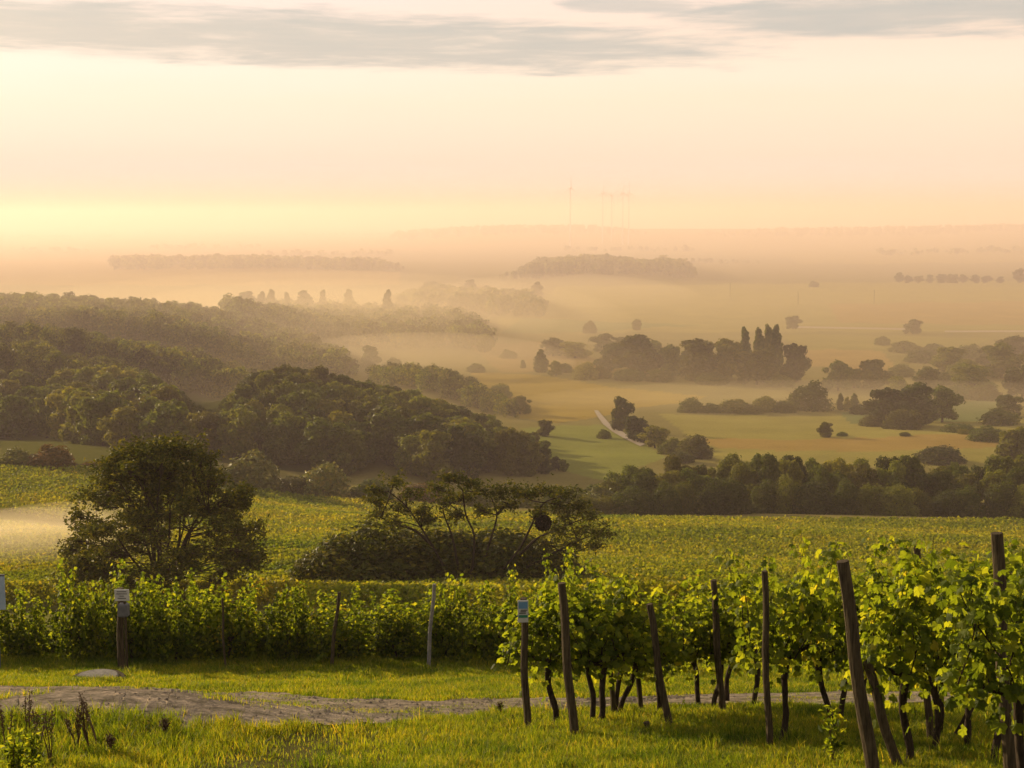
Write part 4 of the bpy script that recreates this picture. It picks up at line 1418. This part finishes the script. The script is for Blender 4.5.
# ------------------------------------------------------------------ far wind turbines
for i, (px, hub, d, lab) in enumerate(((570, 188.5, 3650, 'leftmost of the five far wind turbines, standing apart'), (602.5, 193.5, 3800, 'second far wind turbine from the lone one'),
                                       (611.5, 196, 3950, 'middle of the five far wind turbines'), (622.5, 193.5, 3750, 'fourth far wind turbine from the lone one'), (628.5, 193.5, 3750, 'rightmost of the five far wind turbines'))):
    x, y, z = at(px, d)
    H = zpix(hub, y) - z
    o = thing('wind_turbine', lab, 'wind turbine', (x, y, z), 0.4)
    MB().tube([(0, 0, -2), (0, 0, H * 0.5), (0, 0, H)], [2.0, 1.6, 1.1], 12).build('tower', M_TURBINE, o, True)
    MB().box((0, 1.5, H + 1), (4, 11, 4.2), 0, 0.8).build('nacelle', M_TURBINE, o)
    a0 = R((90, 86, 40, 88, 93)[i])
    for k in range(3):
        a = a0 + k * 2.0944
        ln = min(36, 108 - (z + H))
        e = np.array([math.cos(a), 0, math.sin(a)])
        MB().tube([np.array([0, -4.5, H + 1]) + e * q * ln for q in (0, 0.15, 0.6, 1)], [0.7, 1.0, 0.6, 0.2], 6).build('blade', M_TURBINE, o, True)
    MB().tube([(0, -6, H + 1), (0, -4.8, H + 1), (0, -3.4, H + 1)], [0.4, 1.6, 1.8], 10).build('hub', M_TURBINE, o, True)

for px, by, ty, lab in ((730, 297, 283, 'thin far pole on the upper fields, the leftmost'), (798, 305, 292, 'thin far pole on the upper fields below the lone round tree'), (874, 304, 290, 'thin far pole on the upper fields left of the far tree row')):
    x, y, z = hit(px, by)
    hgt = (by - ty) / FPX * y
    o = thing('utility_pole', lab, 'pole', (x, y, z))
    MB().tube([(0, 0, -0.5), (0, 0, hgt)], [0.28, 0.2], 8).build('shaft', M_POST, o)
    MB().box((0, 0, hgt - 0.9), (2.0, 0.15, 0.15)).build('crossarm', M_POST, o)


# ------------------------------------------------------------------ grass, weeds and pebbles
def path_mask(x, y):
    """1 inside the track"""
    up = np.interp(x, PA[:, 0], PA[:, 1])
    lo = np.interp(x, PB[:, 0], PB[:, 1])
    return np.clip(np.minimum(y - lo, up - y) / 0.25 + 0.5, 0, 1)


def vnoise(x, y, f, seed):
    r = np.random.default_rng(seed)
    out = 0
    for k in range(5):
        a, p = r.uniform(0, 6.28), r.uniform(0, 6.28)
        ff = f * r.uniform(0.6, 1.7)
        out = out + np.sin((x * math.cos(a) + y * math.sin(a)) * ff + p)
    return out / 5


def blades(x, y, h, wd, r, lean=0.5):
    n = len(x)
    z = zfun(x, y)
    a = r.uniform(0, 6.28, n)
    ld = r.uniform(0.1, 1.0, n) * lean * h
    b = r.uniform(0, 6.28, n)
    B = np.stack([x, y, z - 0.01], 1)
    side = np.stack([np.cos(a), np.sin(a), 0 * a], 1) * (wd / 2)[:, None]
    tipo = np.stack([np.cos(b) * ld, np.sin(b) * ld, h * np.sqrt(np.clip(1 - (ld / np.maximum(h, 1e-6)) ** 2 * 0.5, 0.2, 1))], 1)
    mid = np.stack([np.cos(b) * ld * 0.32, np.sin(b) * ld * 0.32, h * 0.58], 1)
    V = np.stack([B - side, B + side, B + mid + side * 0.75, B + mid - side * 0.75, B + tipo], 1).reshape(-1, 3)
    i = np.arange(n)[:, None] * 5
    return V, i + np.array([[0, 1, 2, 3]]), i + np.array([[3, 2, 4]])


def build_grass():
    r = np.random.default_rng(101)
    n = 1450000
    y = 9.0 + (37.5 - 9.0) * r.random(n)
    x = r.uniform(-0.57, 0.57, n) * (y + 2)
    pm = path_mask(x, y)
    px, py = proj(x, y, zfun(x, y))
    clump = vnoise(x, y, 3.2, 5) * 0.6 + vnoise(x, y, 9.0, 6) * 0.5
    patch = vnoise(x, y, 1.0, 7)
    # grass strips inside the track, worn spur running down to the lower left of centre
    strip_ = np.clip(vnoise(x * 0.5, y * 2.2, 2.0, 8) * 1.6 - 0.1, 0, 1) * np.clip((px - 200) / 120, 0, 1)
    worn = np.exp(-((px - (330 - (py - 735) * 1.8)) / (45 + np.clip(py - 720, 0, 60) * 1.2)) ** 2) * (py > 715) * (py < 790)
    tuft = np.clip(vnoise(x, y, 2.6, 12) * 2.2 + vnoise(x, y, 7.0, 13) * 1.2 - 0.4, 0, 1)
    vv = (np.interp(x, PA[:, 0], PA[:, 1]) - y) / np.maximum(np.interp(x, PA[:, 0], PA[:, 1]) - np.interp(x, PB[:, 0], PB[:, 1]), 0.5)
    ridge = np.exp(-((vv - 0.5) / 0.13) ** 2) * np.clip(0.45 + 0.6 * vnoise(x, y, 1.5, 15), 0, 0.7)
    dens = (1 - pm * (1 - np.maximum(np.maximum(0.6 * strip_, 0.7 * tuft), ridge))) * (1 - 0.72 * worn)
    keep = r.random(n) < dens * np.clip(0.75 + clump * 0.6, 0.12, 1)
    h = 0.045 + 0.055 * np.clip(clump + 0.4, 0, 2) + 0.03 * r.random(n)
    mound = np.exp(-((x + 4.6) / 2.6) ** 2 - ((y - 15.0) / 2.2) ** 2)
    h = h + 0.20 * mound * r.random(n)
    h = h * (1 - 0.45 * worn) * (1 - 0.5 * pm)
    bank = np.exp(-((y - 28) / 3.5) ** 2)
    h = h + bank * 0.06 * np.clip(patch + 0.6, 0, 2)
    base_of_row = np.exp(-((y - 32.3) / 0.9) ** 2)
    h = h + base_of_row * 0.10 * r.random(n)
    h = np.clip(h, 0.03, 0.6)
    x, y, h = x[keep], y[keep], h[keep]
    wd = (0.004 + 0.0003 * y) * r.uniform(0.6, 1.3, len(x))
    V, F4, F3 = blades(x, y, h, wd, r, 0.75)
    # taller tufts along the bank, at the row's foot, round the stakes and on the hump
    tx, ty, th = [], [], []
    for k in range(1500):
        q = r.random()
        if q < 0.35:
            yy = r.normal(32.0, 0.7)
        elif q < 0.65:
            yy = r.normal(27.0, 2.2)
        else:
            yy = r.uniform(11.5, 18.0)
        xx = r.uniform(-0.42, 0.42) * (yy + 2)
        if path_mask(np.array([xx]), np.array([yy]))[0] > 0.3:
            continue
        m = r.integers(14, 40)
        tx.append(xx + r.normal(0, 0.05, m))
        ty.append(yy + r.normal(0, 0.05, m))
        th.append(r.uniform(0.10, 0.26) * r.uniform(0.5, 1.0, m))
    tx, ty, th = np.concatenate(tx), np.concatenate(ty), np.concatenate(th)
    V2, G4, G3 = blades(tx, ty, th, (0.005 + 0.0003 * ty) * r.uniform(0.6, 1.2, len(tx)), r, 0.9)
    F4, F3, V = np.vstack([F4, G4 + len(V)]), np.vstack([F3, G3 + len(V)]), np.vstack([V, V2])
    print('BLADES', len(x))
    o = obj('grass', mesh('grass', V, [F4, F3], M_GRASS))
    tag(o, 'short sunlit grass on the bank and around the vines', 'grass', None, 'stuff')


build_grass()


def build_pebbles():
    r = np.random.default_rng(103)
    n = 4200
    s = r.random(n)
    A = np.stack([np.interp(s, np.linspace(0, 1, len(PA)), PA[:, k]) for k in range(3)], 1)
    B = np.stack([np.interp(s, np.linspace(0, 1, len(PB)), PB[:, k]) for k in range(3)], 1)
    v = r.random(n)[:, None]
    C = A * (1 - v) + B * v
    C[:, 2] = zfun(C[:, 0], C[:, 1]) + 0.03
    base = np.array([(1, 0, 0), (0, 1, 0), (-1, 0, 0), (0, -1, 0), (0, 0, 0.7), (0, 0, -0.4)], float)
    fc = np.array([(0, 1, 4), (1, 2, 4), (2, 3, 4), (3, 0, 4), (1, 0, 5), (2, 1, 5), (3, 2, 5), (0, 3, 5)])
    sz = (0.006 + 0.022 * r.random(n) ** 5)[:, None, None]
    V = C[:, None, :] + base[None] * sz * r.uniform(0.6, 1.4, (n, 6, 1))
    F = (fc[None] + (np.arange(n) * 6)[:, None, None]).reshape(-1, 3)
    o = obj('gravel', mesh('gravel', V.reshape(-1, 3), F, M_STONE))
    tag(o, 'loose pebbles strewn over the dirt track', 'gravel', None, 'stuff')


build_pebbles()


def weed(px, by, h, label, seed, mat=M_DRY, leafy=False, group=None):
    r = np.random.default_rng(seed)
    x, y, z = hit(px, by)
    o = thing('weed', label, 'weed', (x, y, z), r.uniform(0, 6))
    b = MB()
    heads = []
    for k in range(r.integers(3, 6)):
        a, l = r.uniform(0, 6.28), r.uniform(0.05, 0.22) * h
        e = np.array([math.cos(a) * l, math.sin(a) * l, h * r.uniform(0.7, 1.0)])
        s = np.linspace(0, 1, 6)[:, None]
        b.tube(e * s + np.array([0.02, 0.01, 0]) * np.sin(s * 5), np.linspace(0.007, 0.003, 6), 5)
        P = np.vstack([e * q + r.normal(size=(3, 3)) * (0.04 if leafy else 0.014) for q in np.linspace(0.2 if leafy else 0.6, 1.0, 15)])
        heads.append(cards(P, r.normal(size=P.shape), np.full(len(P), 0.035 if leafy else 0.013), r, 0.45, 0.2))
    b.build('stem', M_DRY, o)
    for V, F in heads:
        nm = 'leaves' if leafy else 'seed_head'
        obj(nm, mesh(nm, V, F, mat), o)


for i, (px, by, h, lf, lab) in enumerate((
        (27, 757, 0.62, False, 'tallest dark dock stalk in the left corner grass'), (40, 760, 0.52, False, 'dock stalk right of the tallest one in the left corner'),
        (8, 762, 0.55, False, 'brown weed at the very left edge of the grass'), (50, 766, 0.5, False, 'short brown weed at the foot of the left corner grass'),
        (90, 752, 0.55, False, 'thin dry stem in the bright grass left of the tall pair'), (97, 748, 0.62, False, 'long dry stem leaning in the bright grass'),
        (75, 752, 0.4, False, 'small dry stem between the dock stalks and the long stem'), (110, 757, 0.25, False, 'stubby dark seed head in the bright grass'),
        (34, 775, 0.45, True, 'leafy green weed clump in the left corner'), (15, 778, 0.42, True, 'leafy green weed at the left corner edge'),
        (165, 738, 0.2, False, 'tiny dry stalk on the right of the bright grass'),
        (832, 763, 0.55, True, 'young leafy sapling below the thick leaning stake'), (500, 716, 0.18, False, 'small dry stalk beside the track'))):
    weed(px, by, h, lab, 400 + i, M_HEDGE if lf else M_DRY, lf)
